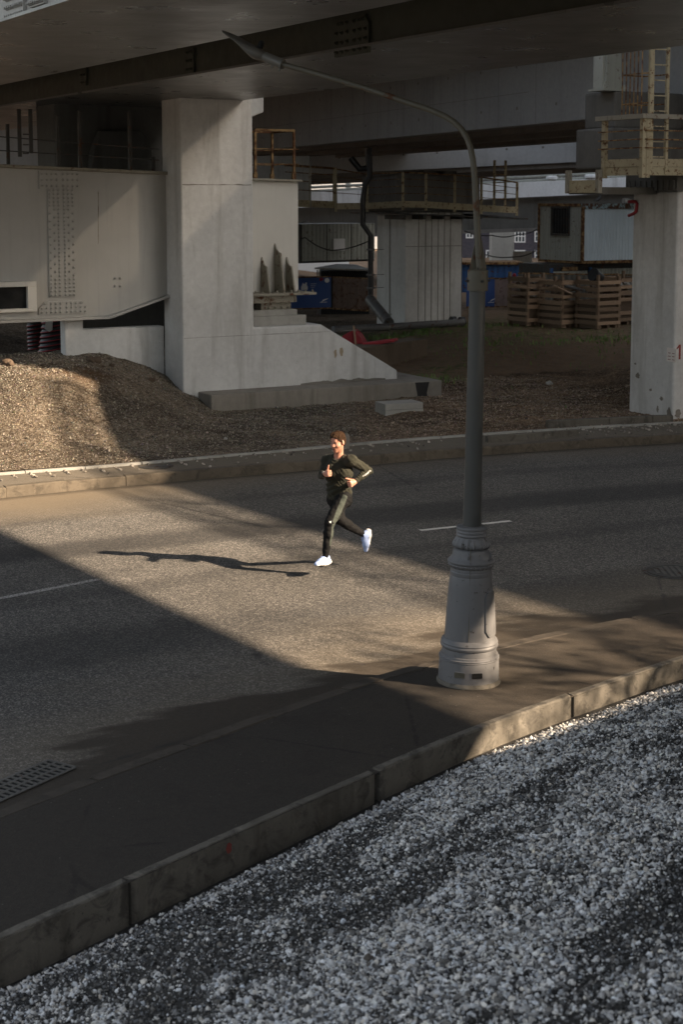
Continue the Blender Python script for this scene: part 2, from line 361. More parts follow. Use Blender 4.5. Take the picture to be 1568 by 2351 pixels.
# ------------------------------------------------------------------ polylines of road and kerbs
def cat(pts,n=140):
    p=np.array([(q[0],q[1]) for q in pts],float);d=np.r_[0,np.cumsum(np.linalg.norm(np.diff(p,axis=0),axis=1))]
    # smooth: Catmull-like through cubic hermite
    m=np.gradient(p,d,axis=0);s=np.linspace(0,d[-1],n);out=[]
    for x in s:
        i=min(np.searchsorted(d,x,'right')-1,len(d)-2);h=d[i+1]-d[i];t=(x-d[i])/h
        out.append((2*t**3-3*t*t+1)*p[i]+(t**3-2*t*t+t)*h*m[i]+(-2*t**3+3*t*t)*p[i+1]+(t**3-t*t)*h*m[i+1])
    return np.array(out)
ZP=.13
near_road=cat([(-13,-6),(-9.3,1.2),(-5.3,7.3),(-2.53,11.16),(-1.29,12.62),(.2,14.3),(1.6,15.5),(3.79,16.98),(7.5,19.0),(14,22),(28,27.5),(60,39)],400)
near_back=cat([(-11,-7),(-8.2,-.6),(-4.6,5.9),(-2.08,9.08),(-1.4,9.9),(-.54,10.93),(.25,11.85),(1.2,12.9),(2.17,13.85),(3.36,14.95),(7.5,17.6),(14,20.6),(28,26),(60,37.5)],400)
far_road=cat([(-34,-8),(-27,5),(-18,15.2),(-9.5,21.6),(-5.32,24.0),(-4.08,24.75),(-2.98,25.33),(-1.1,26.25),(2.62,28.15),(3.8,28.65),(6.52,29.65),(12,31.6),(25,36),(60,49)],400)
far_back=cat([(-35,-7),(-28,6),(-19,16.2),(-9.9,22.7),(-5.54,25.09),(-4.09,25.75),(-1.94,26.95),(1.89,29.05),(3.4,29.75),(6.6,30.95),(12,33),(25,37.5),(60,51)],400)
def ribbon(a,b,za,zb,k=1):
    vs=[];fs=[];n=len(a)
    for i in range(n):
        for j in range(k+1):
            t=j/k;p=a[i]*(1-t)+b[i]*t;vs.append((p[0],p[1],za+(zb-za)*t))
    for i in range(n-1):
        for j in range(k):
            q=i*(k+1)+j;fs.append((q,q+1,q+k+2,q+k+1))
    return vs,fs
def offset(a,d):
    t=np.gradient(a,axis=0);t/=np.linalg.norm(t,axis=1)[:,None];return a+np.c_[-t[:,1],t[:,0]]*d
# ground
mb=MB();mb.add([(-700,-300,-.5),(700,-300,-.5),(700,1200,-.5),(-700,1200,-.5)],[(0,1,2,3)])
struct(mb.build('ground',M['bank'],loc=V2(0,0,-.5),recalc=False))
# road
vs,fs=ribbon(near_road,far_road,0,0,24)
rv=np.array(vs);ro=np_mesh('road',rv,np.array(fs),M['asphalt'])
dn=np.array([0.]*len(rv));df=dn.copy();ss=dn.copy()
for i in range(400):
    w=np.linalg.norm(far_road[i]-near_road[i])
    for j in range(25):
        q=i*25+j
        dn[q]=np.min(np.hypot(*(near_road-rv[q,:2]).T));df[q]=np.min(np.hypot(*(far_road-rv[q,:2]).T));ss[q]=i*.3
c4=np.ones((len(rv),4),np.float32);c4[:,0]=dn;c4[:,1]=df;c4[:,2]=ss
a=ro.data.color_attributes.new('edge','FLOAT_COLOR','POINT');a.data.foreach_set('color',c4.ravel())
uvl=ro.data.uv_layers.new(name='UVMap');li=np.zeros(len(ro.data.loops),np.int32);ro.data.loops.foreach_get('vertex_index',li)
alen=np.r_[0,np.cumsum(np.linalg.norm(np.diff((near_road+far_road)/2,axis=0),axis=1))]
ua=np.repeat(alen,25);uvl.data.foreach_set('uv',np.c_[ua[li]*.45,df[li]].astype(np.float32).ravel())
struct(ro)
# pavements
def strip(name,lines,zs,mat,kind='structure',**k):
    mb=MB()
    for (a,b),(za,zb) in zip(zip(lines,lines[1:]),zip(zs,zs[1:])):
        v,f=ribbon(a,b,za,zb,1);mb.add(v,f)
    return struct(mb.build(name,mat,recalc=False,**k),kind)
strip('near_pavement',[near_back,offset(near_road,-.15)],[ZP,ZP],M['pavement_near'],loc=V2(0,0,0))
strip('far_pavement',[offset(far_road,.15),far_back],[.15,.17],M['pavement_far'])
def kerb_run(name,line,w,z0,z1,side,seglen,mat,gap=.012,lo=-15,hi=45,jit=.006,phase=0.,rough=0.):
    # kerb stones with open joints, one structure object
    d=np.r_[0,np.cumsum(np.linalg.norm(np.diff(line,axis=0),axis=1))];mb=MB();s=phase;other=offset(line,w*side)
    def P(arr,x): return V2(np.interp(x,d,arr[:,0]),np.interp(x,d,arr[:,1]))
    while s<d[-1]-seglen:
        p=P(line,s)
        if lo<p.x<hi:
            g=gap*random.uniform(.6,2.2);dz=random.uniform(-jit,jit);e=s+seglen-g
            a,b,c_,d_=P(line,s),P(line,e),P(other,e),P(other,s)
            n_=max(3,int((e-s)/rough)) if rough else 2;vs=[];ch=.012 if rough else .004
            yw=random.uniform(-.006,.006)
            for i in range(n_+1):
                x=s+(e-s)*i/n_;A=P(line,x);B_=P(other,x);d2=(B_-A).normalized()
                nz=lambda k,am:am*(mnoise.noise(V((x*9,k*3.1,1.7)))+.7*max(0,mnoise.noise(V((x*23,k*5.1,3.7)))-.25)*4) if rough else 0
                A=A+d2*yw;B_=B_+d2*yw;T=z1+dz;endw=.018*(1 if i in(0,n_) and rough else 0)
                for (q,z) in ((A+d2*(endw*.4),z0),(A+d2*(abs(nz(1,.008))+endw*.4),T-ch-abs(nz(2,.012))-endw*.5),(A+d2*(ch+abs(nz(3,.010))+endw),T-abs(nz(4,.004))-endw*.3),(B_-d2*(ch+abs(nz(5,.008))),T-abs(nz(6,.004))),(B_-d2*0,T-ch-abs(nz(7,.01))),(B_,z0)): vs.append(V2(q.x,q.y,z))
            fs_=[(i*6+j,i*6+(j+1)%6,(i+1)*6+(j+1)%6,(i+1)*6+j) for i in range(n_) for j in range(6)]+[(5,4,3,2,1,0),tuple(n_*6+j for j in range(6))]
            mb.add(vs,fs_)
        s+=seglen
    return struct(mb.build(name,mat,bevel=0 if rough else .006))
nbd=np.r_[0,np.cumsum(np.linalg.norm(np.diff(near_back,axis=0),axis=1))];PH=float(nbd[np.argmin(np.hypot(near_back[:,0]-2.17,near_back[:,1]-13.85))])%2.62
kerb_run('near_kerb',near_road,.15,-.05,ZP+.004,-1,1.0,M['dirtykerb'],rough=.07)
kerb_run('near_back_kerb',near_back,.09,-.30,ZP+.012,1,2.62,M['kerb'],.03,phase=PH,rough=.05,jit=.012)
kerb_run('far_kerb',far_road,.16,-.05,.165,1,1.0,M['dustkerb'],.004,rough=.1,jit=.01)
kerb_run('far_back_kerb',far_back,.10,-.05,.205,1,1.0,M['concrete'])
# the low edging strip in front of the gravel bank
lowline=offset(near_back,-.15)
kerb_run('bank_edging',lowline,.07,-.42,-.125,-1,1.2,M['kerb'],.02)
# lane markings
def dash(a,b,w,name):
    a=V(a);b=V(b);t=(b-a).normalized();nn=V2(-t.y,t.x);mb=MB();n=40;vs=[]
    for i in range(n+1):
        p=a+(b-a)*i/n
        for sg in (-1,1): vs.append(p+nn*sg*(w/2+random.uniform(-.012,.006))+UP*.004)
    mb.add(vs,[(2*i,2*i+2,2*i+3,2*i+1) for i in range(n)]);return mb
mk=NT('worn_road_paint');o_=mk.co();wm=mk.ramp(mk.noise(o_,38,4,.7),(.40,0.),(.56,1.))
M['marking']=mk.done(mk.mix(wm,(.07,.066,.06),(.50,.48,.45)),.8)
M['marking2']=mk2=None
mk=NT('fresh_road_paint');o_=mk.co();wm=mk.ramp(mk.noise(o_,38,4,.7),(.30,0.),(.42,1.));M['marking2']=mk.done(mk.mix(wm,(.1,.095,.09),(.66,.64,.6)),.8)
p0,p1=G(0,1374),G(222,1331);dv=(p1-p0).normalized()
struct(dash(p1-dv*4.0,p1,.10,'m').build('road_marking',M['marking'],recalc=False))
struct(dash(G(965,1218),G(1173,1196.5),.10,'m').build('road_marking',M['marking2'],recalc=False))
dv=(G(1173,1196.5)-G(965,1218)).normalized();dv2=V2(math.cos(R(22)),math.sin(R(22)))
struct(dash(G(1173,1196.5)+dv2*5,G(1173,1196.5)+dv2*7,.10,'m').build('road_marking',M['marking2'],recalc=False))
# ------------------------------------------------------------------ yard beyond the road: one height field
fb_d=np.r_[0,np.cumsum(np.linalg.norm(np.diff(far_back,axis=0),axis=1))]
def sstep(x,a,b):
    t=np.clip((x-a)/(b-a),0,1);return t*t*(3-2*t)
def vnoise(x,y,sc,seed=0):
    out=np.zeros_like(x)
    fl=x.ravel();fy=y.ravel();o=np.array([mnoise.noise(V((a*sc+seed,b*sc-seed*2.3,seed))) for a,b in zip(fl,fy)]);return o.reshape(x.shape)
def yard_h(x,y,t,nz=True):
    z=.19+.10*sstep(t,2,9)
    lat=sstep(-x,2.2,5.3);prof=sstep(t,-.6,5.6)
    z=z+lat*prof*(1.14-.0*t)*(1-.55*sstep(t,7.2,9.5))
    z=z+.55*sstep(-x,6,9)*sstep(t,6,14)
    z=z+.28*sstep(t,8.0,11.6)*sstep(x,.5,4.)            # dirt rise on the right
    z=z+.45*sstep(x,6.0,7.6)*sstep(t,1.2,4)*(1-sstep(t,6,10))*.6
    z=z-.5*sstep(t,26,34)
    return z
sg=np.r_[np.linspace(0,18,20),np.linspace(18.4,52,220),np.linspace(53,fb_d[-1],34)]
# indices of useful range: around x=-14..14
tg=np.r_[np.linspace(0,13,120),np.linspace(13.3,30,50),np.linspace(31,150,30)]
i0=np.interp(-14,far_back[:,0],fb_d);i1=np.interp(14,far_back[:,0],fb_d)
sg=np.r_[np.linspace(0,i0,16)[:-1],np.linspace(i0,i1,230),np.linspace(i1,fb_d[-1],22)[1:]]
bx=np.interp(sg,fb_d,far_back[:,0]);by=np.interp(sg,fb_d,far_back[:,1])
fbk=offset(far_back,.1);bx=np.interp(sg,fb_d,fbk[:,0]);by=np.interp(sg,fb_d,fbk[:,1])
XX=bx[:,None]+tg[None,:]*E2.x;YY=by[:,None]+tg[None,:]*E2.y;TT=np.repeat(tg[None,:],len(sg),0)
ZZ=yard_h(XX,YY,TT)
nzv=.055*vnoise(XX,YY,.55,1.3)+.05*vnoise(XX,YY,1.7,4.1)+.035*vnoise(XX,YY,4.5,8.8)
ZZ=ZZ+nzv*sstep(TT,.05,1.2)
def yz(x,y):
    d=(XX-x)**2+(YY-y)**2;i=np.unravel_index(np.argmin(d),d.shape);return float(ZZ[i])
ns,nt=XX.shape
yv=np.c_[XX.ravel(),YY.ravel(),ZZ.ravel()]
ii,jj=np.meshgrid(np.arange(ns-1),np.arange(nt-1),indexing='ij');q=(ii*nt+jj).ravel()
yf=np.c_[q,q+nt,q+nt+1,q+1]
soil=np.zeros((len(yv),3))
xr,yr,tr=XX.ravel(),YY.ravel(),TT.ravel()
soil[:,0]=np.clip(.9*sstep(tr,7.2,9.2)*sstep(xr,.6,2.4)+.35*sstep(xr,-4,-2)*(1-sstep(xr,0.5,2.5))*sstep(tr,2,5),0,1)*(1-.85*sstep(tr,24,27))+.9*sstep(tr,36,42)  # last term sets far ground to soil tone, darkening it in place of shade
soil[:,1]=np.exp(-((tr-19.5)/3.6)**2)*sstep(xr,-1,1.5)*.9+np.exp(-((tr-9.5)/1.0)**2)*np.exp(-((xr-2.6)/1.0)**2)*.8+np.exp(-((tr-14.5)/1.6)**2)*sstep(xr,4,6)*.5
soil[:,2]=np.exp(-((xr+5.0)/.7)**2-((yr-30.6)/.7)**2)+np.exp(-((xr-6.0)/.5)**2-((yr-34.2)/.9)**2)
yo=np_mesh('yard_ground',yv,yf,M['yard'],soil,attr='soil',smooth=True);struct(yo)
# ------------------------------------------------------------------ stones
def ico():
    bm=bmesh.new();bmesh.ops.create_icosphere(bm,subdivisions=1,radius=1);v=np.array([x.co[:] for x in bm.verts]);f=np.array([[q.index for q in p.verts] for p in bm.faces]);bm.free();return v,f
ICV,ICF=ico()
def stones(name,pos,size,tint,mat,kind='stuff'):
    n=len(pos);nb=14;base=[]
    for b in range(nb):
        r=1+rng.normal(0,.24,(12,1));v=ICV*np.clip(r,.55,1.6)*np.array([1,rng.uniform(.6,.95),rng.uniform(.42,.8)]);base.append(v)
    base=np.array(base);bi=rng.integers(0,nb,n)
    q=rng.normal(size=(n,4));q[:,1:3]*=.55;q/=np.linalg.norm(q,axis=1)[:,None];w,x,y,z=q.T
    Rm=np.stack([1-2*(y*y+z*z),2*(x*y-z*w),2*(x*z+y*w),2*(x*y+z*w),1-2*(x*x+z*z),2*(y*z-x*w),2*(x*z-y*w),2*(y*z+x*w),1-2*(x*x+y*y)],-1).reshape(n,3,3)
    vv=np.einsum('nij,nkj->nki',Rm,base[bi])*size[:,None,None]+pos[:,None,:]
    ff=(ICF[None]+12*np.arange(n)[:,None,None]).reshape(-1,3)
    tt=np.repeat(tint,12,0)*(1+rng.normal(0,.05,(n*12,1)))
    o=np_mesh(name,vv.reshape(-1,3),ff,mat,np.clip(tt,0,1));struct(o,kind);return o
# foreground bank: z rises from the kerb towards the camera
ek=V2(math.cos(R(47)),math.sin(R(47)));nk=V2(ek.y,-ek.x)      # nk points to the camera side
low_d=np.r_[0,np.cumsum(np.linalg.norm(np.diff(lowline,axis=0),axis=1))]
def bank_z(t,x=0.): return -.105+.09*sstep(x,-1.8,2.0)+.03*sstep(t,.0,.35)+.262*np.maximum(t-.05,0)
lnrm=np.gradient(lowline,axis=0);lnrm/=np.linalg.norm(lnrm,axis=1)[:,None];lnrm=np.c_[lnrm[:,1],-lnrm[:,0]]
tb=np.r_[np.linspace(-.22,6.5,60),np.linspace(7,14,10)];sb=np.linspace(0,low_d[-1],300)
LX=np.interp(sb,low_d,lowline[:,0]);LY=np.interp(sb,low_d,lowline[:,1]);NX=.64;NY=-.77
BX=LX[:,None]+tb*NX;BY=LY[:,None]+tb*NY;BT=np.repeat(tb[None],300,0);BZ=np.where(BT<-.005,-.175+.11*sstep(BX,-1.8,2.0),bank_z(BT,BX))
BZ=BZ+.07*vnoise(BX,BY,.8,2.2)*sstep(BT,.2,1.)+.03*vnoise(BX,BY,2.6,5.)*sstep(BT,.1,.8)
n1,n2=BX.shape;ii,jj=np.meshgrid(np.arange(n1-1),np.arange(n2-1),indexing='ij');q=(ii*n2+jj).ravel()
bo=np_mesh('bank_ground',np.c_[BX.ravel(),BY.ravel(),BZ.ravel()],np.c_[q,q+1,q+n2+1,q+n2],M['bank'],smooth=True);struct(bo)
from bisect import bisect
def bank_pts(n,s0,s1,t0,t1,size_lo,size_hi,lift):
    s=rng.uniform(s0,s1,n);t=rng.uniform(t0,t1,n)
    x=np.interp(s,low_d,lowline[:,0])+t*NX;y=np.interp(s,low_d,lowline[:,1])+t*NY
    si=np.clip((s/low_d[-1]*299).astype(int),0,298);fr=s/low_d[-1]*299-si
    ti=np.interp(t,tb,np.arange(len(tb)));tj=np.clip(ti.astype(int),0,len(tb)-2);ft=ti-tj
    z=(BZ[si,tj]*(1-fr)*(1-ft)+BZ[si+1,tj]*fr*(1-ft)+BZ[si,tj+1]*(1-fr)*ft+BZ[si+1,tj+1]*fr*ft)
    return np.c_[x,y,z],s,t
def in_view(p,m=.5):
    z=p[:,2]-H;zc=p[:,1]*CT-z*ST;yc=p[:,1]*ST+z*CT;u=U0+FP*p[:,0]/zc;v=V0-FP*yc/zc
    return (u>-m*600)&(u<1568+m*600)&(v<2351+m*500)&(zc>1)
sA=float(np.interp(-5.2,lowline[:,0],low_d));sB=float(np.interp(9.5,lowline[:,0],low_d))
P_,s_,t_=bank_pts(570000,sA,sB,.0,6.4,0,0,0)
k_=in_view(P_)|(in_view(P_,2.6)&(rng.uniform(size=len(P_))<.55));P_=P_[k_];s_=s_[k_];t_=t_[k_]
patch=np.array([mnoise.noise(V((a*.33,b*1.9+a*.25,3.3)))+.6*mnoise.noise(V((a*1.0,b*3.2+a*.5,9.1)))+.45*mnoise.noise(V((a*4,b*5,1.)))+.3*mnoise.noise(V((a*11,b*11,4.))) for a,b in zip(s_,t_)])
dark=sstep(patch,-.22,.42)                                     # patches of dark grit with fewer pale stones
edge_d=np.exp(-((t_-.15)/.25)**2)
keep=rng.uniform(size=len(s_))>np.maximum(dark*.5,edge_d*.2)
P_,dark,t_=P_[keep],dark[keep],t_[keep];n=len(P_)
size=np.clip(rng.lognormal(math.log(.0092),.42,n),.004,.024)
size*=1-.22*dark
g=np.clip(np.where(rng.uniform(size=n)<.28,rng.normal(.15,.05,n),rng.normal(.62,.14,n)),.06,.88);g=g*np.where(rng.uniform(size=n)<.10+dark*.66,rng.uniform(.12,.4,n),1.)
hue=rng.normal(0,.035,(n,1))*np.array([[1,.1,-1.2]])+np.array([[1.02,1.0,.97]])
tint=np.clip(g[:,None]*hue,.012,.8)
P_[:,2]+=size*rng.uniform(.1,.75,n)
stones('bank_gravel',P_,size,tint,M['stones'])
# gravel of the yard mound and verge
n=120000;x=rng.uniform(-9.5,9,n);
t=rng.power(1.2,n)*9.5
bxs=np.interp(x,fbk[:,0],fbk[:,1]);X=x+t*E2.x;Y=bxs+t*E2.y
si=np.interp(np.interp(x,fbk[:,0],fb_d),sg,np.arange(len(sg)));ti=np.interp(t,tg,np.arange(len(tg)))
i_=np.clip(si.astype(int),0,ns-2);j_=np.clip(ti.astype(int),0,nt-2);fa,fb_=si-i_,ti-j_
Z=ZZ[i_,j_]*(1-fa)*(1-fb_)+ZZ[i_+1,j_]*fa*(1-fb_)+ZZ[i_,j_+1]*(1-fa)*fb_+ZZ[i_+1,j_+1]*fa*fb_
P_=np.c_[X,Y,Z];kk=(Z>-1)&~((X>.8)&(t>8.0))
pn=np.array([mnoise.noise(V((a*.5,b*.5,7.)))+.5*mnoise.noise(V((a*1.7,b*1.7,2.))) for a,b in zip(X,Y)])
kk&=rng.uniform(size=n)>sstep(pn,.0,.5)*.75
P_=P_[kk];n=len(P_);size=np.clip(rng.lognormal(math.log(.0088),.42,n),.005,.04)
g=np.clip(rng.normal(.20,.08,n),.05,.45);tint=np.clip(g[:,None]*np.where(P_[:,:1]>.3,np.array([[1.25,.98,.74]]),np.array([[1.12,.98,.79]]))+rng.normal(0,.012,(n,3)),.02,.7)
P_[:,2]+=size*.25
stones('yard_gravel',P_,size,tint,M['stones'])
# loose pebbles on the near pavement
n=420;s=rng.uniform(0,1,n);pp=[];
for k in range(n):
    i=rng.integers(130,300);tt=rng.beta(.5,1.6);p=near_back[i]*(1-tt)+offset(near_road,-.2)[i]*tt;pp.append((p[0],p[1],ZP+.004))
pp=np.array(pp);stones('pavement_pebbles',pp,np.clip(rng.lognormal(math.log(.0085),.45,n),.004,.022),np.clip(rng.normal(.36,.15,(n,1)),.08,.7)*np.array([[1,.97,.92]]),M['stones'])
# leaf litter / soil clods in the gutter behind the near kerb, right end, and loose stones by the far kerb
pp=[];
for k in range(420):
    i=rng.integers(235,300);p=near_back[i]+np.array([NX,NY])*rng.uniform(.02,.24);pp.append((p[0],p[1],-.085+rng.uniform(0,.06)+.03*max(0,(near_back[i][0]-2)/3)))
pp=np.array(pp);stones('gutter_litter',pp,rng.uniform(.01,.045,len(pp)),np.clip(rng.normal(.09,.05,(len(pp),1)),.02,.3)*np.array([[1.25,.95,.65]]),M['stones'])
pp=[]
for k in range(520):
    xx=rng.normal(5.6,1.0) if rng.uniform()<.6 else rng.uniform(-7,1.5);i=np.argmin(abs(far_back[:,0]-xx));p=far_back[i]+np.array([.45,-.9])*rng.exponential(.18);pp.append((p[0],p[1],.175))
pp=np.array(pp);stones('spilled_gravel',pp,rng.uniform(.012,.035,len(pp)),np.clip(rng.normal(.26,.1,(len(pp),1)),.06,.5)*np.array([[1.1,.98,.84]]),M['stones'])
# ------------------------------------------------------------------ sun, sky
SUNAZ=V2(.937,-.35).normalized();EL=R(28.)
L_=bpy.data.lights.new('sun','SUN');L_.energy=5.0;L_.angle=R(.8);L_.color=(1,.79,.57)
so=bpy.data.objects.new('sun',L_);col.objects.link(so);so.rotation_euler=(-(SUNAZ*math.cos(EL)+UP*math.sin(EL))).to_track_quat('-Z','Y').to_euler();so.location=(20,-8,25)
w=bpy.data.worlds.new('World');scene.world=w;w.use_nodes=True;wt=w.node_tree
sk=wt.nodes.new('ShaderNodeTexSky');sk.sky_type='NISHITA';sk.sun_disc=False;sk.sun_elevation=EL;sk.sun_rotation=math.atan2(SUNAZ.x,SUNAZ.y);sk.air_density=1.3;sk.dust_density=3.5;sk.ozone_density=1.0
hs_=wt.nodes.new('ShaderNodeHueSaturation');hs_.inputs['Saturation'].default_value=.46;wt.links.new(sk.outputs[0],hs_.inputs['Color']);wt.links.new(hs_.outputs[0],wt.nodes['Background'].inputs[0]);wt.nodes['Background'].inputs[1].default_value=.072
# ------------------------------------------------------------------ camera
cd=bpy.data.cameras.new('camera');cd.sensor_fit='VERTICAL';cd.sensor_height=36;cd.sensor_width=24;cd.lens=FP/2351*36;cd.shift_y=-(1175.5-V0)/2351;cd.clip_end=3000;cd.clip_start=.1
cam=bpy.data.objects.new('camera',cd);col.objects.link(cam);cam.location=(0,0,H);cam.rotation_euler=(R(90)-TH,0,0);scene.camera=cam
cd.dof.use_dof=True;cd.dof.focus_distance=19.5;cd.dof.aperture_fstop=3.5
scene.view_settings.view_transform='Standard';scene.view_settings.look='None';scene.view_settings.gamma=1;scene.view_settings.exposure=1.75
scene.cycles.max_bounces=8;scene.cycles.diffuse_bounces=5;scene.cycles.sample_clamp_indirect=6
#@@PARTS
# ------------------------------------------------------------------ overhead steel deck
ZS=6.69
DA=R(-60.2);DV=V2(math.cos(DA),math.sin(DA));DN=V2(-DV.y,DV.x)
def Nof(pts): return sum(DN.dot(G(u,v,ZS)) for u,v in pts)/len(pts)
NAn,NAf=Nof([(0,46),(172,0)]),Nof([(0,192),(510,90),(979,0)])
NBn,NBf=Nof([(0,245),(784,114),(1484,0)]),Nof([(415,248),(784,202)])
def dk(s,N,z): return DV*s+DN*N+UP*z            # s = metres along the deck axis, towards the near right
S0,S1=-75.,34.
bend=G(1568,97,ZS);sb_=DV.dot(bend);D2=V2(math.cos(R(-55.7)),math.sin(R(-55.7)))
LOW=8.24;SH=1.0838                            # edge of the sunlit band on the road, and its shift per metre of height
def bend_far(off,z):                           # far edge bent out of view so its shadow bounds the sunlit band
    n2=V2(-D2.y,D2.x);N0=LOW+SH*ZS
    a=dk(sb_,NBf+off,z)
    b=n2*(N0+off)+D2*D2.dot(a)+D2*3+UP*z;return [dk(S0,NBf+off,z),a,b,b+D2*24]
deck=thing('steel_overpass',dk(-20,(NAn+NBf)/2,ZS),'dark steel road deck of two box girders crossing overhead at the top','overpass')
def plate(poly_xy,z0,z1,mb): mb.prism([V2(p.x,p.y,z0) for p in poly_xy],UP*(z1-z0))
def Npoly(n0,far,z=0): 
    return [dk(S0,n0,0)]+[V2(p.x,p.y) for p in far]+[V2((dk(S1,n0,0)).x,(dk(S1,n0,0)).y)]
gA=MB();plate([dk(S0,NAn,0),dk(S0,NAf,0),dk(S1,NAf,0),dk(S1,NAn,0)],ZS,ZS+.035,gA);ga=gA.build('bottom_flange',M['soffit'],deck)
mb=MB();plate([dk(S0,NAn+.09,0),dk(S0,NAf-.09,0),dk(S1,NAf-.09,0),dk(S1,NAn+.09,0)],ZS+.037,9.2,mb);wa=mb.build('box_girder',M['girder'],deck);wa['label']='pale box girder at top left corner'
mb=MB();plate(Npoly(NBn,bend_far(0,0)),ZS,ZS+.035,mb);mb.build('bottom_flange',M['soffit'],deck)
mb=MB();plate(Npoly(NBn+.09,bend_far(-.12,0)),ZS+.037,9.2,mb);wb=mb.build('box_girder',M['shadepaint'],deck)
mb=MB();plate(Npoly(NAn-1.6,bend_far(1.3,0)),9.202,9.5,mb);mb.build('deck_slab',M['darkconcrete'],deck)
mb=MB();plate([dk(S0,NAn-1.6,0),dk(S0,NAn-1.3,0),dk(S1,NAn-1.3,0),dk(S1,NAn-1.6,0)],9.503,10.5,mb);mb.build('parapet',M['concrete'],deck)
PB=dk(0,NBn+.09,0)
def bplate(u,v,w,h,nx,nz,P,nrm,e,mat,parent,cham=0.,skip=None,t=.04,br=.028,name='splice_plate',label=None):
    s0,z0=onpl(u,v,P,e);c=P+e*s0;mb=MB()
    def pt(ds,z,d): q=c+e*ds+nrm*d;return V2(q.x,q.y,z)
    if cham: poly=[(-w/2,z0-h/2),(w/2,z0-h/2),(w/2,z0+h/2-cham),(w/2-cham,z0+h/2),(-w/2+cham,z0+h/2),(-w/2,z0+h/2-cham)]
    else: poly=[(-w/2,z0-h/2),(w/2,z0-h/2),(w/2,z0+h/2),(-w/2,z0+h/2)]
    mb.prism([pt(a,b,.003) for a,b in poly],nrm*t)
    for i in range(nx):
        for k in range(nz):
            if skip and skip(i,k,nx,nz):continue
            a=(i+.5)/nx-.5
            if nx>=4: a+= (.35/nx if i>=nx/2 else -.35/nx)*.5
            zz=z0-h/2+h*(k+.5)/nz
            if cham and abs(a)*w>w/2-cham and zz>z0+h/2-cham: a*=1-cham/w*1.2
            mb.bolt(pt(a*w*.94,zz,.003+t),nrm,br,.045)
    o=mb.build(name,mat,parent,smooth=True)
    if label:o['label']=label
    return o
nB=-DN
for (u,v,w,h,nx,nz,ch) in ((812,83,.95,.52,6,4,.12),(195,172,.30,.42,2,3,0),(440,140,.3,.42,2,3,0)):
    bplate(u,v,w,h,nx,nz,PB,nB,DV,M['shadepaint'],wb,ch)
PA=dk(0,NAn+.09,0);bplate(40,14,.62,.30,8,3,PA,-DN,DV,M['girder'],wa)
bplate(90,-14,.5,.26,8,3,PA,-DN,DV,M['girder'],wa)
# cross frames between the girders
for (u,v) in ((10,205),(395,132),(955,30)):
    s0,z0=onpl(u,v,PB,DV);s=s0;mb=MB()
    mb.box(dk(s-.02,NAf-.06,8.6),DV*.04,DN*(NBn-NAf+.2),UP*.45)
    mb.prism([dk(s-.015,NBn+.08,ZS+.7),dk(s-.015,NBn+.08,8.6),dk(s-.015,NBn-.75,8.6)],DV*.03)
    mb.bar(dk(s+.05,NBn+.02,ZS+.65),dk(s+.05,NBn-.7,8.3),.06)
    mb.prism([dk(s-.25,NBn+.08,ZS+.62),dk(s+.25,NBn+.08,ZS+.62),dk(s+.25,NBn-.12,ZS+.62),dk(s-.25,NBn-.12,ZS+.62)],UP*.02)
    mb.build('cross_frame',M['shadepaint'],deck)
# ------------------------------------------------------------------ deck C (concrete, behind) casting the far edge of the sun patch
UPP=11.75;n2=V2(-D2.y,D2.x);ZC=9.9;NC=UPP+SH*ZC
c0,c1=G(784,327,6.5),G(1341,275,6.5);ce=(c1-c0).normalized();cn=V2(-ce.y,ce.x)
if cn.dot(V2(.8,.5))<0: cn=-cn
cc=thing('concrete_viaduct',c0,'long pale concrete girder viaduct behind the steel deck, dotted with bolt holes','viaduct')
a,b=c0-ce*140,c1+ce*9
mb=MB();mb.prism([V2(p.x,p.y,6.5) for p in (a,b,b+cn*.5,a+cn*.5)],UP*2.6)
# lower soffit steps
g1,g2=G(784,362,6.5),G(1318,320,6.5)
beamC=mb.build('edge_beam',M['nearbeam'],cc,bevel=.02)
mb=MB();wd=cn.dot(g1-c0)
mb.prism([V2(p.x,p.y,6.56) for p in (a+cn*.5,b+cn*.5,b+cn*wd,a+cn*wd)],UP*2.4);mb.build('deck_soffit',M['darkconcrete'],cc)
mb=MB();
for k in range(3):
    q=.9+k*wd*.28;mb.prism([V2(p.x,p.y,6.40-.02*k) for p in (a+cn*q,b+cn*q,b+cn*(q+.5),a+cn*(q+.5))],UP*.158)
mb.build('soffit_rib',M['darkconcrete'],cc)
mb=MB()
for row,zz in ((0,8.0),(1,6.95)):
    for k in range(-9,10):
        p=c0+ce*(k*2.05+row*.05);p.z=zz;mb.tube([p-cn*.004,p+cn*.02],.045,8)
for k in range(-7,8):
    p=c0+ce*(k*2.05-1.);mb.box(V2(p.x,p.y,6.52)-cn*.003,ce*.012,cn*.01,UP*2.5)
mb.box(V2((c0-ce*20).x,(c0-ce*20).y,7.32)-cn*.003,ce*33,cn*.01,UP*.012)
mb.build('bolt_holes',M['darkconcrete'],cc)
mb=MB();q0=n2*NC+D2*-75;q1=n2*NC+D2*32
mb.prism([V2(p.x,p.y,9.15) for p in (q0,q1,q1+n2*12.5,q0+n2*12.5)],UP*(ZC-9.15));mb.build('deck_slab',M['darkconcrete'],cc)
rl=thing('viaduct_railing',V2(*(n2*(NC+.12)+D2*-10).xy,ZC),'steel safety railing along the edge of the concrete viaduct','railing')
for dz,rr in ((.5,.045),(.95,.055)):
    mb=MB();mb.tube([V2(*(n2*(NC+.12)+D2*-13.).xy,ZC+dz),V2(*(n2*(NC+.12)+D2*32).xy,ZC+dz)],rr,8);mb.build('rail',M['concrete'],rl)
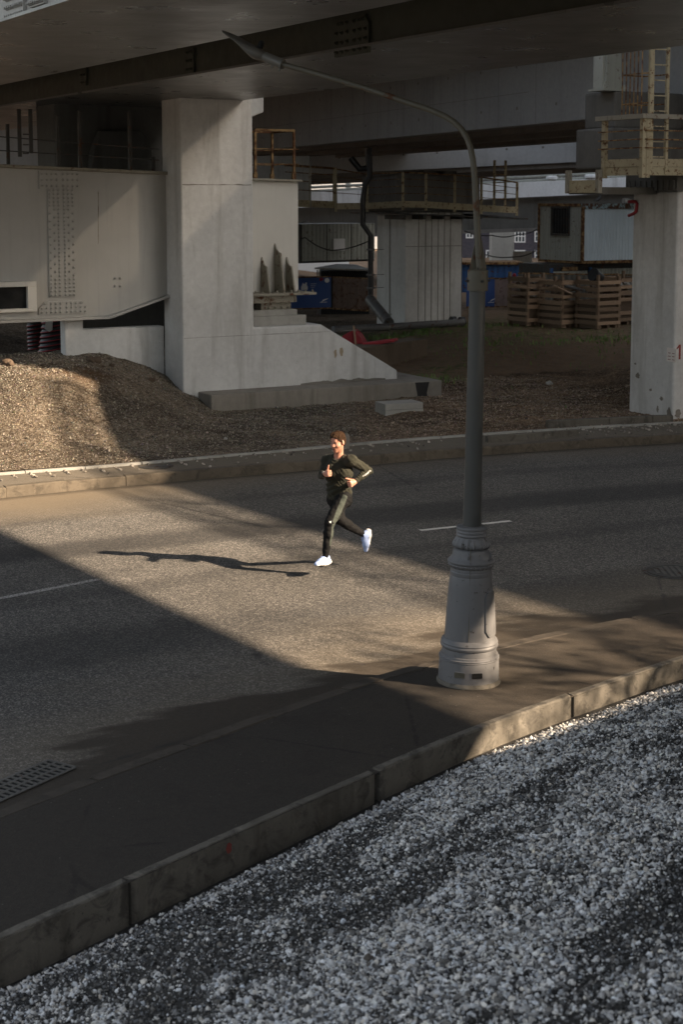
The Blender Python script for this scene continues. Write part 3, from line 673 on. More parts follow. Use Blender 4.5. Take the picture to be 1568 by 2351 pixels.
for k in range(23):
    p=n2*(NC+.12)+D2*(-13+2*k);mb=MB();mb.box(V2(p.x-.04,p.y-.04,ZC),V2(.08,0),V2(0,.08),UP*1.0);mb.build('post',M['concrete'],rl)
mb=MB();mb.prism([V2(*(n2*a_+D2*b_).xy,8.4) for a_,b_ in ((40.2,-90),(40.2,40),(45.,40),(45.,-90))],UP*.7);lowd=thing('far_overpass',V2(*(n2*45+D2*-20).xy,8.4),'low concrete overpass deck carried by the bluish far girder','overpass');mb.build('deck_slab',M['darkconcrete'],lowd)
mb=MB()
for k in range(300):
    p=n2*(NC+.12)+D2*(-12.9+.15*k);mb.box(V2(p.x-.012,p.y-.012,ZC+.02),V2(.025,0),V2(0,.025),UP*.9)
mb.build('balusters',M['concrete'],rl)['kind']='stuff'  # unseen balusters added to soften the slab's shadow edge
nbw=thing('added_sun_screen',V2(*(n2*(NC+.5)+D2*-20).xy,ZC),'added slatted screen, out of view on the concrete viaduct, thinning the sun','shade screen')  # added and unseen: its slats thin the sun reaching pier and mound
mb=MB();za_=ZC+.003
for k in range(34): mb.box(V2(*(n2*(NC+.5)+D2*-75).xy,za_+k*.11),D2*(75-13.5),n2*.014,UP*.094)
o=mb.build('slats',M['concrete'],nbw)
# ------------------------------------------------------------------ main pier
P0=G(420,900,.6);P0.z=0
def fr(s,d,z,P=P0): return V2(*(P+E1*s+E2*d).xy,z)
pier=thing('bridge_pier',fr(1,.5,.3),'tall pale concrete pier with a sloping wing wall standing on a low plinth','bridge pier')
def sz(u,v,d=0.): return onpl(u,v,P0+E2*d,E1)
s1=sz(582,600)[0];zl=sz(620,750)[1];sl=sz(738,745)[0];s9=sz(913,860)[0];z9=sz(913,850)[1]
TH_=.98;zb=.25
mb=MB()
outline=[(0,zb),(s9,zb),(s9,z9),(sl,zl),(s1,zl),(s1,9.0),(0,9.0)]
mb.prism([fr(a,0,b) for a,b in outline],E2*TH_)
mb.build('column',M['pier'],pier,bevel=.045,seg=3)
mb=MB();sa,za=sz(577,276,.45);sb2,zb2=sz(601,258,.45)
mb.prism([fr(a,.35,b) for a,b in ((s1+.003,za),(sb2,zb2),(sb2,9.),(s1+.003,9.))],E2*.58);mb.build('column_head',M['pier'],pier,bevel=.03)
mb=MB();sw=sz(148,800,TH_)[0];swb=sz(190,760,TH_)[0];zw=sz(280,752,TH_)[1]
mb.prism([fr(a,TH_-.02,b) for a,b in ((sw,-.2),(-.003,-.2),(-.003,zw),(swb,zw),(swb,zw+.75),(sw,zw+.75))],E2*.30);mb.build('wing_wall',M['pier'],pier,bevel=.03)
mb=MB();RC=[sz(u,v,TH_+2.2) for u,v in ((140,800),(420,800),(420,180),(120,180))];mb.prism([fr(a,TH_+2.2,b) for a,b in RC],E2*1.2);RC=[sz(u,v,TH_+2.0) for u,v in ((200,420),(350,420),(345,330),(318,300),(228,300),(210,345))];mb.prism([fr(a,TH_+1.9,b) for a,b in RC],E2*.29);mb.build('rear_column',M['head'],pier,bevel=.03)  # reaches low as a dark block added behind the shaded recess
jm=paint('joint_stain',(.24,.225,.20),.3,.9,0.)
for v,c_,wd2 in ((424,s1-.02,.03),(776,s9-.9,.014)):
    z_=sz(440,v)[1];mb=MB();pts=[];n_=40
    top=[(.03+(c_-.06)*i/n_,z_+wd2*(.15+.8*max(0,mnoise.noise(V((i*.23,v,0)))+.25))) for i in range(n_+1)]
    bot=[(x,z_-wd2*(.1+.6*max(0,mnoise.noise(V((x*3,v,5)))+.2))) for x,_ in top]
    for i in range(n_): mb.add([fr(bot[i][0],-.003,bot[i][1]),fr(bot[i+1][0],-.003,bot[i+1][1]),fr(top[i+1][0],-.003,top[i+1][1]),fr(top[i][0],-.003,top[i][1])],[(0,1,2,3)])
    mb.build('formwork_joint',jm,pier,recalc=False)
mb=MB();m0,m1=sz(690,880)[0],sz(885,868)[0];n_=60
for i in range(n_):
    xx=[m0+(m1-m0)*(i+k)/n_ for k in (0,1)];hh=[.015+.06*math.sin(math.pi*(i+k)/n_)**.7*max(0,.55+.6*mnoise.noise(V(((i+k)*.16,1,2)))+.25*mnoise.noise(V(((i+k)*.8,4,2)))) for k in (0,1)]
    mb.add([fr(xx[0],-.003,.5),fr(xx[1],-.003,.5),fr(xx[1],-.003,.60+hh[1]),fr(xx[0],-.003,.60+hh[0])],[(0,1,2,3)])
mb.build('damp_mould',paint('damp_mould',(.22,.205,.175),.4,.95,0.),pier,recalc=False)
for u,v,w_,h_ in ((770,812,.05,.16),(784,806,.05,.2)):
    s_,z_=sz(u,v);mb=MB();mb.prism([fr(s_+w_*math.cos(a)*random.uniform(.5,1.1),-.003,z_+h_*.6*math.sin(a)*random.uniform(.6,1.1)) for a in np.linspace(0,6.28,13)[:-1]],E2*.0028);mb.build('rust_stain',paint('rust_stain',(.36,.29,.2),.2,.9,0.),pier)
# plinth
pa,pb=G(485,955,.15),G(1015,917,.15);pe=(pb-pa).normalized();pn=V2(-pe.y,pe.x);ztp=sz(660,893)[1];ztp=.585
mb=MB();a0=pa-pe*.0
mb.prism([V2(*p.xy,-.1) for p in (a0,pb,pb+pn*2.4,a0+pn*2.2-pe*.0)],UP*(ztp+.1));mb.build('plinth',M['plinth'],pier,bevel=.02)
# damp black stain on the plinth end
mb=MB();sA_,zA_=onpl(955,890,pa,pe);sB_,_=onpl(983,890,pa,pe)
mb.prism([V2(*(pa+pe*x-pn*.004).xy,z) for x,z in ((sA_,.12),(sA_+.04,.3),(sA_-.02,.57),(sB_+.03,.565),(sB_-.03,.33),(sB_,.1))],pn*.003);mb.build('damp_stain',M['blackpipe'],pier)
# ------------------------------------------------------------------ left riveted cross girder
DG=.78
PG=P0+E2*DG
def sg_(u,v,d=DG): return onpl(u,v,P0+E2*d,E1)
gd=thing('riveted_girder',fr(-2.,DG,2.2),'cream steel girder with a riveted splice passing behind the pier','girder')
tl=sg_(-160,378);tr_=sg_(363,402);rb=sg_(366,682);kk_=sg_(247,725);lb=sg_(-160,741)
tr_=(.12,tr_[1])
sl1_=(tr_[1]-tl[1])/(tr_[0]-tl[0]);sl2_=(kk_[1]-lb[1])/(kk_[0]-lb[0]);tl=(tl[0]-11,tl[1]-11*sl1_);lb=(lb[0]-11,lb[1]-11*sl2_);sl_=(rb[1]-kk_[1])/(rb[0]-kk_[0]);rb=(.12,rb[1]+sl_*(.12-rb[0]))
mb=MB();mb.prism([fr(a,DG,b) for a,b in (lb,kk_,rb,tr_,tl)],E2*.35);web=mb.build('web',M['girder'],gd)
mb=MB()
def flange(p,q,t,out,mb):
    mb.prism([fr(p[0],DG-out,p[1]-t),fr(q[0],DG-out,q[1]-t),fr(q[0],DG-out,q[1]),fr(p[0],DG-out,p[1])],E2*(out+.5))
flange((tl[0],tl[1]+.07),(tr_[0],tr_[1]+.07),.068,.10,mb);mb.build('top_flange',M['bearing'],gd,bevel=.01)
mb=MB();flange((lb[0],lb[1]-.003),(kk_[0],kk_[1]-.003),.055,.14,mb);flange((kk_[0]+.002,kk_[1]-.003),(rb[0],rb[1]-.003),.055,.14,mb);mb.build('bottom_flange',M['girder'],gd,bevel=.008)
nG=-E2
bplate(135,413,.92*0.95,.36,8,3,PG,nG,E1,M['girder'],web)
def mk_skip(i,k,nx,nz):
    kk=nz-1-k
    if kk<5 or kk>=nz-5: return False
    return (i in (0,5)) if kk%2==1 else (i in (1,4))
bplate(140,557,.58,2.22,6,28,PG,nG,E1,M['girder'],web,0,mk_skip,br=.029)
bplate(144,706,1.06,.26,10,3,PG,nG,E1,M['girder'],web,.13)
for u in (263,275):
    for v in (639,657):
        s,z=sg_(u,v);mb=MB();mb.bolt(fr(s,DG-.002,z),nG,.03,.045);mb.build('bolt',M['girder'],web,smooth=True)
s,z=sg_(224,440);s2,z2=sg_(224,560);mb=MB();mb.prism([fr(s,DG-.003,z),fr(s+.012,DG-.003,z),fr(s2+.012,DG-.003,z2),fr(s2,DG-.003,z2)],nG*.002);mb.build('weld_seam',M['bearing'],web)
# framed opening at the left
mb=MB();o1=sg_(-120,660);o2=sg_(57,657);o3=sg_(58,707);o4=sg_(-120,712)
fo=[sg_(-120,650),sg_(77,645),sg_(78,714),sg_(-120,719)]
mb.prism([fr(a,DG-.05,b) for a,b in (o4,o3,o2,o1)],E2*.047);hb=mb.build('hatch',M['black'],web)
mb=MB();zt=fo[1][1];zo=o2[1];zu=o3[1];zd=fo[2][1];xa=fo[0][0];xi=o2[0];xe=fo[1][0]
for (x0,x1,zz0,zz1) in ((xa,xe,zo,zt),(xa,xe,zd,zu),(xi,xe,zu+.002,zo-.002)):
    mb.box(fr(x0,DG-.16,zz0),E1*(x1-x0),E2*.158,UP*(zz1-zz0))
mb.build('frame',M['endpaint'],hb,bevel=.006)
# railing on the girder (dark, in shade)
zr=onpl(133,395,PG,E1)[1]
rg=thing('walkway_railing',fr(-2.5,DG+.1,zr),'dark steel walkway railing on top of the riveted girder','railing')
for u,v0,v1 in ((18,378,285),(133,398,265),(183,398,255),(298,402,255),(352,402,360)):
    s,z=sg_(u,v0,DG+.1);s2,z2=sg_(u,v1,DG+.1);mb=MB();mb.box(fr(s-.03,DG+.07,z),E1*.06,E2*.06,UP*(max(z2-z,.2)));mb.build('post',M['darksteel'],rg)
for (va,vb) in ((348,362),(316,337)):
    s,z=sg_(-30,va-4,DG+.1);s2,z2=sg_(362,vb+6,DG+.1);mb=MB();mb.bar(fr(s,DG+.04,z),fr(s2,DG+.04,z2),.022);mb.build('rail',M['darksteel'],rg)
ld=thing('hanging_ladder',fr(sg_(45,300,.6)[0],.6,sg_(45,360,.6)[1]),'short dark steel ladder hanging above the girder at far left','ladder')
for u in (45,71):
    mb=MB();s,z=sg_(u,360 if u==45 else 352,.6);s2,z2=sg_(u,285,.6);mb.box(fr(s-.03,.6,z),E1*.07,E2*.05,UP*(z2-z+.3));mb.build('stile',M['darksteel'],ld)
for v in (332,352,308):
    mb=MB();s,z=sg_(47,v,.6);s2,z2=sg_(70,v-4,.6);mb.bar(fr(s+.05,.63,z),fr(s2-.04,.63,z),.025);mb.build('rung',M['darksteel'],ld)
# ------------------------------------------------------------------ right girder end on its bearing
DB=.62
def s6(u,v,d=DB): return onpl(u,v,P0+E2*d,E1)
ge=thing('girder_end',fr(s6(630,668)[0],DB,s6(630,668)[1]),'white steel girder end with three stiffener fins sitting on a bearing','girder')
a=s6(579,414);b=s6(685,418);c=s6(685,668);d=s6(584,668);x0=s1+.004
mb=MB();mb.prism([fr(x0,DB,c[1]),fr(c[0],DB,c[1]),fr(c[0],DB,b[1]),fr(x0,DB,a[1])],E2*1.2);mb.build('web',M['endpaint'],ge,bevel=.01)['label']='bright cream end plate'
mb=MB();mb.prism([fr(x0,DB-.12,a[1]+.003),fr(c[0]+.05,DB-.12,b[1]+.003),fr(c[0]+.05,DB-.12,b[1]+.05),fr(x0,DB-.12,a[1]+.05)],E2*1.4);mb.build('top_flange',M['bearing'],ge,bevel=.006)
zf=c[1]
for (ub,ut,vt,pr) in ((600,602,590,.40),(630,629,559,.46),(657,657,590,.40)):
    sbm,zt=s6(ub,vt);mb=MB()
    mb.prism([fr(sbm-.012,DB-.003,zf+.002),fr(sbm-.012,DB-pr,zf+.002),fr(sbm-.012,DB-.62*pr,zt-.20),fr(sbm-.012,DB-.36*pr,zt-.175),fr(sbm-.012,DB-.17*pr,zt-.11),fr(sbm-.012,DB-.003,zt)],E1*.035);mb.build('stiffener_fin',M['bearing'],ge)  # darker steel than the web, shade of the left faces put into colour
sp=s6(583,670)[0];sq=s6(718,670,DB-.4)[0]
mb=MB();mb.box(fr(x0+.01,DB-.55,zf-.055),E1*(sq-x0),E2*1.6,UP*.053)
for k in range(9): mb.bolt(fr(x0+.1+k*(sq-x0-.15)/8,DB-.48,zf-.002),UP,.03,.06)
mb.build('base_plate',M['bearing'],ge,smooth=True)
zk=zf-.057
bg=thing('bridge_bearing',fr((x0+b[0])/2,.8,zl),'brown steel bridge bearing of stacked plates under the white girder end','bearing')
sr=s6(684,690,.2)[0];srr=s6(705,730,.1)[0]
mb=MB();mb.box(fr(x0+.02,.22,zk-.16),E1*(sr-x0-.04),E2*1.1,UP*.157);mb.build('upper_plate',M['bearing'],bg,bevel=.008)
mb=MB();mb.box(fr(x0+.33,.32,zk-.31),E1*(sr-x0-.44),E2*.8,UP*.147)
for k in range(4): mb.bolt(fr(x0+.5+k*.16,.30,zk-.27),-E2,.028,.05)
mb.build('rocker',M['bearing'],bg,smooth=True)
zq=zk-.312
mb=MB();mb.box(fr(x0+.02,.14,zl+.003),E1*(srr-x0-.02),E2*.75,UP*(zq-zl)*.62);mb.box(fr(x0+.05,.18,zl+.006+(zq-zl)*.62),E1*(sr-x0-.08),E2*.7,UP*((zq-zl)*.37));mb.build('pedestal',M['concrete'],bg,bevel=.01)
# rust railing on the white girder end
zt=b[1]+.055
rr_=thing('rusty_railing',fr(s6(627,412)[0],DB,zt),'small rust brown railing cage on top of the white girder end','railing')
mb=MB();pz=s6(630,298)[1]
sL,sR=s6(583,300)[0],s6(672,303)[0]
corners=[(sL,DB-.05),(sR,DB-.05),(sR,DB+1.0),(sL,DB+1.0)]
for i,(s,dd) in enumerate(corners): 
    pm=MB();pm.box(fr(s-.025,dd-.025,zt),E1*.05,E2*.05,UP*(pz-zt));pm.box(fr(s-.05,dd-.03,zt),E1*.09,E2*.06,UP*.13);pm.build('post',M['ruststeel'],rr_)
for fz,wd_ in ((1.,.05),(.62,.02),(.32,.02)):
    for (p,q) in ((0,1),(1,2),(3,2)):
        zz=zt+(pz-zt)*fz-.01;pm=MB();A=fr(*corners[p],zz);B=fr(*corners[q],zz);dd=(B-A).normalized();pm.bar(A-dd*.0,B+dd*(.12 if fz<1 else 0),wd_);pm.build('rail',M['ruststeel'],rr_)
# ------------------------------------------------------------------ right pier, its head, platform and ladder
PR=G(1545,968,.15);PR.z=0
def rr(s,d,z): return V2(*(PR+E1*s+E2*d).xy,z)
def spx(u,v,d=0.): return onpl(u,v,PR+E2*d,E1)         # along E1 plane
def tpx(u,v,s=0.): return onpl(u,v,PR+E1*s,E2)         # along E2 plane
rp=thing('bridge_pier',rr(.8,.7,.2),'grey concrete pier with peeling grey patches at the right edge of the photo','bridge pier')
dth=tpx(1447,800)[0];ztop=tpx(1455,440)[1]
mb=MB();mb.prism([rr(0,0,-.1),rr(2.2,0,-.1),rr(2.2,dth,-.1),rr(0,dth,-.1)],UP*(ztop+.1));mb.build('column',M['pier'],rp,bevel=.05,seg=3)
za0=tpx(1360,388,-.9)[1]
mb=MB();mb.prism([rr(-.12,-.1,ztop+.002),rr(2.4,-.1,ztop+.002),rr(2.4,dth+.1,ztop+.002),rr(-.12,dth+.1,ztop+.002)],UP*(za0-ztop-.004))
for k in range(9): mb.box(rr(-.16,-.05+k*.17,ztop+.02),E1*.04,E2*.05,UP*.2)
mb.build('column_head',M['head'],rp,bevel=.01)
# crosshead blocks above (carry the concrete viaduct)
hd=1.0
za,zb_=tpx(1360,388,-.9)[1],tpx(1360,293,-.9)[1]
dL=tpx(1322,340,-.6)[0]
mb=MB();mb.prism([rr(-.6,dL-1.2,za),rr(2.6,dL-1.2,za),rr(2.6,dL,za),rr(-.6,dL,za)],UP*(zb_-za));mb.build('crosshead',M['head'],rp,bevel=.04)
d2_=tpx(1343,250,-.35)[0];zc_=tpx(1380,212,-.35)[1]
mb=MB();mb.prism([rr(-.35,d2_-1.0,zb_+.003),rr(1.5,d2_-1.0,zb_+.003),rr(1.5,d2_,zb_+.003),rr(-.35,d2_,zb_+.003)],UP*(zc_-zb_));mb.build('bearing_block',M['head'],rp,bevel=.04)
# steel shoe on the block
mb=MB();sc_=onpl(1395,205,PR+E2*(d2_-.75),E1)[0];dS=d2_-.75
mb.box(rr(sc_-.30,dS-.25,zc_+.004),E1*.62,E2*.5,UP*.05)
mb.prism([rr(sc_-.24,dS-.2,zc_+.056),rr(sc_+.26,dS-.2,zc_+.056),rr(sc_+.20,dS-.2,zc_+.3),rr(sc_+.16,dS-.2,9.1),rr(sc_-.18,dS-.2,9.1),rr(sc_-.18,dS-.2,zc_+.3)],E2*.06)
mb.box(rr(sc_-.24,dS-.14,zc_+.056),E1*.16,E2*.3,UP*2.);mb.box(rr(sc_+.12,dS-.14,zc_+.056),E1*.12,E2*.3,UP*2.)
for k in (-.26,.26): mb.bolt(rr(sc_+k,dS-.22,zc_+.05),UP,.03,.09)
mb.build('steel_shoe',M['cladgrey'],rp,smooth=True)
# red painted digit, notice, peeling patches
def flat_on(P,e,n,pts,t=.004):
    mb=MB();mb.prism([V2(*(P+e*s+n*.003).xy,z) for s,z in pts],n*t);return mb
nL=-E1
for k,(u,v,w_,h_) in enumerate(((1466,862,.16,.13),(1495,895,.1,.07),(1520,915,.13,.10),(1537,950,.16,.28),(1511,940,.08,.18),(1460,835,.08,.05),(1557,950,.2,.2))):
    if u<1545:
        s,z=tpx(u,v);P,e,n=PR,E2,nL
    else:
        s,z=spx(u,v);P,e,n=PR,E1,-E2
    pts=[(s+w_*.5*math.cos(a)*random.uniform(.5,1.15),z+h_*.5*math.sin(a)*random.uniform(.5,1.15)) for a in np.linspace(0,6.283,15)[:-1]]
    flat_on(P,e,n,pts,.002).build('peeled_patch',M['plinth'],rp)
s,z=tpx(1543,815);mb=MB();w_=.13
no=thing('paper_notice',V2(*(PR+E2*s+nL*.004).xy,z-.14),'small white paper notice with red blocks glued on the right pier','notice')
mb=flat_on(PR,E2,nL,[(s-.14,z-.14),(s+.14,z-.14),(s+.14,z+.14),(s-.14,z+.14)]);mb.build('sheet',M['pinkpaper'],no)
for k in range(2):
    for j in range(3):
        mb=MB();x=s-.10+k*.12;zz=z-.1+j*.065;mb.prism([V2(*(PR+E2*q+nL*.009).xy,w2) for q,w2 in ((x,zz),(x+.075,zz),(x+.075,zz+.012),(x,zz+.012))],nL*.001);mb.build('print',M['redpaint'],no)
s,z=spx(1561,808);s-=.02
mb=flat_on(PR,E1,-E2,[(s,z-.15),(s+.05,z-.15),(s+.05,z+.15),(s,z+.15),(s-.06,z+.08),(s-.06,z+.05),(s,z+.09)],.003);mb.build('number',M['redpaint'],rp)['label']='red stencilled digit 1'
# platform with rusty railing
pf=thing('inspection_platform',rr(-.3,-.7,tpx(1475,400,-.5)[1]),'rusty pale yellow inspection platform with railing at the head of the right pier','platform')
sP=-.9
def q3(u,v,d): s,z=spx(u,v,d);return s,z
dF=-.55;s0_,zB=q3(1475,402,dF);zT=q3(1475,272,dF)[1];zM=q3(1475,374,dF)[1]
sE=s0_+2.2;dBk=dF+1.15
mb=MB();mb.box(rr(s0_,dF-.02,zB),E1*(sE-s0_),E2*.06,UP*.16);mb.box(rr(s0_,dF-.03,zB+.165),E1*(sE-s0_),E2*.06,UP*.15);mb.box(rr(s0_-.02,dF+.045,zB),E1*.06,E2*(dBk-dF),UP*.16);mb.box(rr(s0_-.03,dF+.045,zB+.165),E1*.06,E2*(dBk-dF),UP*.15);mb.build('edge_channel',M['yellow'],pf)
mb=MB();mb.box(rr(s0_+.06,dF+.06,zB+.12),E1*(sE-s0_),E2*(dBk-dF),UP*.03);mb.build('floor_grating',M['darksteel'],pf)
posts=[(s0_,dF),(s0_+.1,dF),(s0_,dBk),(sE,dF)]
for (s,d) in posts:
    mb=MB();mb.box(rr(s-.05,d-.06,zB-.05),E1*.09,E2*.09,UP*(zT-zB+.05));mb.build('post',M['yellow'],pf)
mb=MB();mb.box(rr(s0_-.08,dF-.09,zT+.002),E1*(sE-s0_),E2*.14,UP*.09);mb.box(rr(s0_-.08,dF+.055,zT+.002),E1*.14,E2*(dBk-dF+.15),UP*.09);mb.build('top_rail',M['bearing'],pf)
for fz in (.30,.52,.75):
    z=zB+.3+(zT-zB-.3)*fz*.95;mb=MB();mb.bar(rr(s0_,dF-.08,z),rr(sE,dF-.08,z),.022);mb.build('mid_rail',M['ruststeel'],pf);mb=MB();mb.bar(rr(s0_-.07,dF-.06,z),rr(s0_-.07,dBk+.1,z),.022);mb.build('mid_rail',M['ruststeel'],pf)
for d_ in (dBk-.02,dBk+.95):
    mb=MB();mb.box(rr(s0_-.14,d_,zB-.34),E1*.09,E2*.11,UP*.46);mb.build('hanger_post',M['bearing'],pf)
mb=MB();mb.box(rr(s0_-.12,dBk+.095,zB-.33),E1*.06,E2*.85,UP*.25);mb.build('edge_channel',M['yellow'],pf)
mb=MB();mb.box(rr(s0_-.04,dBk-.02,zB-.36),E1*1.4,E2*1.08,UP*.14);mb.build('lower_floor',M['head'],pf)
# caged ladder
ldr=thing('caged_ladder',rr(s0_+.25,dF-.1,zT+.1),'yellow caged ladder rising from the rusty platform at the right pier','ladder')
sl1,sl2=s0_+.17,s0_+.17+.42
for s,wd_ in ((sl1,.1),(sl2,.06)):
    mb=MB();mb.box(rr(s-.05,dF-.04,zB+.02),E1*wd_,E2*.06,UP*(8.7-zB));mb.build('stile',M['yellow'],ldr)
for k in range(14):
    mb=MB();z=zB+.35+k*.29;mb.bar(rr(sl1+.05,dF-.01,z),rr(sl2-.05,dF-.01,z),.022);mb.build('rung',M['yellow'],ldr)
cg=[(sl1,dF-.05),(sl1-.12,dF+.12),(sl1-.1,dF+.72),(sl2+.05,dF+.72),(sl2+.1,dF+.12)]
for k in range(4):
    z=zT+.3+k*.56;mb=MB()
    for (p,q) in zip(cg,cg[1:]): mb.bar(rr(*p,z),rr(*q,z),.025)
    mb.build('cage_hoop',M['ruststeel'],ldr)
for k in range(6):
    t=k/5;p=V2(cg[1][0]+(cg[2][0]-cg[1][0])*t,cg[1][1]+(cg[2][1]-cg[1][1])*t);mb=MB();mb.bar(rr(p.x,p.y,zT+.1),rr(p.x,p.y,8.7),.02);mb.build('cage_bar',M['ruststeel'],ldr)
# red pipe hook on the pier
s,z=tpx(1456,466);mb=MB();P=PR+nL*.03
path=[(1447,463),(1463,463),(1466,468),(1464,485),(1459,490),(1447,495)]
mb.tube([V2(*(P+E2*tpx(u,v)[0]).xy,tpx(u,v)[1]) for u,v in path],.035,8);tag(mb.build('pipe_hook',M['redplastic'],smooth=True),'dark red bent pipe hook fixed near the top of the right pier','pipe')
# ------------------------------------------------------------------ ribbed pier in the middle distance
YC=51.8;PC=at(930,745,YC);PC.z=0
def pc(s,d,z): return V2(*(PC+E1*s+E2*d).xy,z)
def cE1(u,v,d=0.): return onpl(u,v,PC+E2*d,E1)
def cE2(u,v,s=0.): return onpl(u,v,PC+E1*s,E2)
cp=thing('bridge_pier',pc(1,.8,.3),'ribbed pale concrete pier with a dark head in the middle distance','bridge pier')
sR=cE1(1060,650)[0];dL=cE2(865,650)[0];zT=cE1(930,488)[1]
mb=MB();mb.prism([pc(0,0,-.3),pc(sR,0,-.3),pc(sR,dL,-.3),pc(0,dL,-.3)],UP*(zT+.3));mb.build('column',M['pier'],cp,bevel=.03)
mb=MB()
for u in (961,977,991,1006,1020,1034):
    s=cE1(u,600)[0];mb.box(pc(s-.015,-.018,.3),E1*.03,E2*.016,UP*(zT-.3))
d=cE2(896,600)[0];mb.box(pc(-.035,d-.02,.3),E1*.033,E2*.04,UP*(zT-.3))
mb.build('ribs',M['concrete'],cp)
zj=cE1(930,567)[1];mb=MB();mb.box(pc(-.004,-.004,zj),E1*(sR+.008),E2*.003,UP*.02);mb.build('joint',M['darkconcrete'],cp)
mb=MB();mb.box(pc(sR+.05,.8,-.3),E1*.5,E2*1.6,UP*(zT+.3));mb.build('rear_column',M['darkconcrete'],cp)
zh0,zh1=cE1(930,487)[1],cE1(930,398)[1]
mb=MB();mb.prism([pc(-.5,-.15,zT+.003),pc(sR+.6,-.15,zT+.003),pc(sR+1.0,.5,zT+.003),pc(sR+.9,dL+.2,zT+.003),pc(-.5,dL+.2,zT+.003)],UP*(zh1-zT));mb.build('column_head',M['cap'],cp,bevel=.08)
mb=MB()
for k in range(3): mb.box(pc(.1+k*.8,.3,zh1+.006),E1*.5,E2*.6,UP*.10)
mb.build('bearing_blocks',M['head'],cp)
# platform round the head
pl=thing('inspection_platform',pc(.5,-.8,zT),'rusty pale yellow inspection platform with railing round the ribbed pier','platform')
dpf=-.75
fpts=[(771,482,388),(843,482,400),(925,478,396),(978,479,398),(1044,483,402),(1105,487,407),(1187,491,419)]
FP3=[]
for u,vb,vt in fpts:
    if u<925: d,zb_2=cE2(u,vb,-.75);_,zt_2=cE2(u,vt,-.75);FP3.append((pc(-.75,d,zb_2),zt_2))
    else: s,zb_2=cE1(u,vb,dpf);_,zt_2=cE1(u,vt,dpf);FP3.append((pc(s,dpf,zb_2),zt_2))
for p,zt_2 in FP3:
    mb=MB();mb.box(p+V2(-.04,-.04,-.06),V2(.085,0),V2(0,.085),UP*(zt_2-p.z+.06));mb.build('post',M['yellow'],pl)
for (p,a_),(q,b_) in zip(FP3,FP3[1:]):
    mb=MB();mb.bar(p+UP*.13+V2(0,-.04),q+UP*.13+V2(0,-.04),.07,.21);mb.build('edge_channel',M['yellow'],pl)
    mb=MB();mb.bar(V2(p.x,p.y,a_),V2(q.x,q.y,b_),.06,.045);mb.build('top_rail',M['ruststeel'],pl)
    for f in (.42,.62,.82):
        A=V2(p.x,p.y,p.z+(a_-p.z)*f);B=V2(q.x,q.y,q.z+(b_-q.z)*f);mb=MB();mb.bar(A,B,.02);mb.build('mid_rail',M['ruststeel'],pl)
mb=MB();
mb.prism([pc(-.75,-.72,zT-.05),pc(sR+2.2,-.72,zT-.25),pc(sR+2.2,.4,zT-.25),pc(sR+.62,.4,zT-.1),pc(-.75,dL+.5,zT-.05)],UP*.05);mb.build('floor_grating',M['darksteel'],pl)
for k in range(5):
    mb=MB();mb.box(pc(-.5+k*.75,-.70,zT-.22),E1*.08,E2*1.2,UP*.15);mb.build('bracket',M['darksteel'],pl)
cl=thing('caged_ladder',FP3[-2][0],'small yellow caged ladder at the far end of the middle platform','ladder')
pA=FP3[-2][0]+(FP3[-1][0]-FP3[-2][0])*.45
for k in (0,.45):
    mb=MB();mb.box(pA+E1*k+E2*.25,V2(.08,0),V2(0,.08),UP*1.75);mb.build('stile',M['yellow'],cl)
for k in range(6):
    mb=MB();mb.bar(pA+E2*.25+UP*(.2+.27*k),pA+E1*.45+E2*.25+UP*(.2+.27*k),.03);mb.build('rung',M['ruststeel'],cl)
# left piece of platform seen beside the white girder end
pl2=thing('walkway_platform',at(730,465,50),'short rusty walkway with railing reaching left from the ribbed pier','platform')
A,B=at(655,466,49),at(771,470,52)
mb=MB();mb.bar(A,B,.08,.22);mb.build('edge_channel',M['yellow'],pl2)
A1,B1=at(655,379,49),at(771,387,52);mb=MB();mb.bar(A1,B1,.09,.07);mb.build('top_rail',M['ruststeel'],pl2)
for f in (.36,.6,.82):
    mb=MB();mb.bar(A.lerp(A1,f),B.lerp(B1,f),.03);mb.build('mid_rail',M['ruststeel'],pl2)
for u,w_ in ((710,.08),(768,.13)):
    t=(u-655)/116;p=A.lerp(B,t);q=A1.lerp(B1,t);mb=MB();mb.box(p+V2(-w_/2,-.1,-.1),V2(w_,0),V2(0,w_),UP*(q.z-p.z+.12));mb.build('post',M['yellow' if u>750 else 'bearing'],pl2)
mb=MB();mb.box(A+V2(0,.1,-.1),B-A,V2(-.2,1.),UP*.06);mb.build('floor_grating',M['darksteel'],pl2)
mb=MB();q=at(660,420,51.5);mb.box(V2(q.x-1.5,52.5,q.z-.6),V2(2.2,0),V2(0,1.5),UP*1.5);tag(mb.build('concrete_block',M['concrete'],bevel=.03),'pale concrete bearing block behind the short rusty walkway','block')
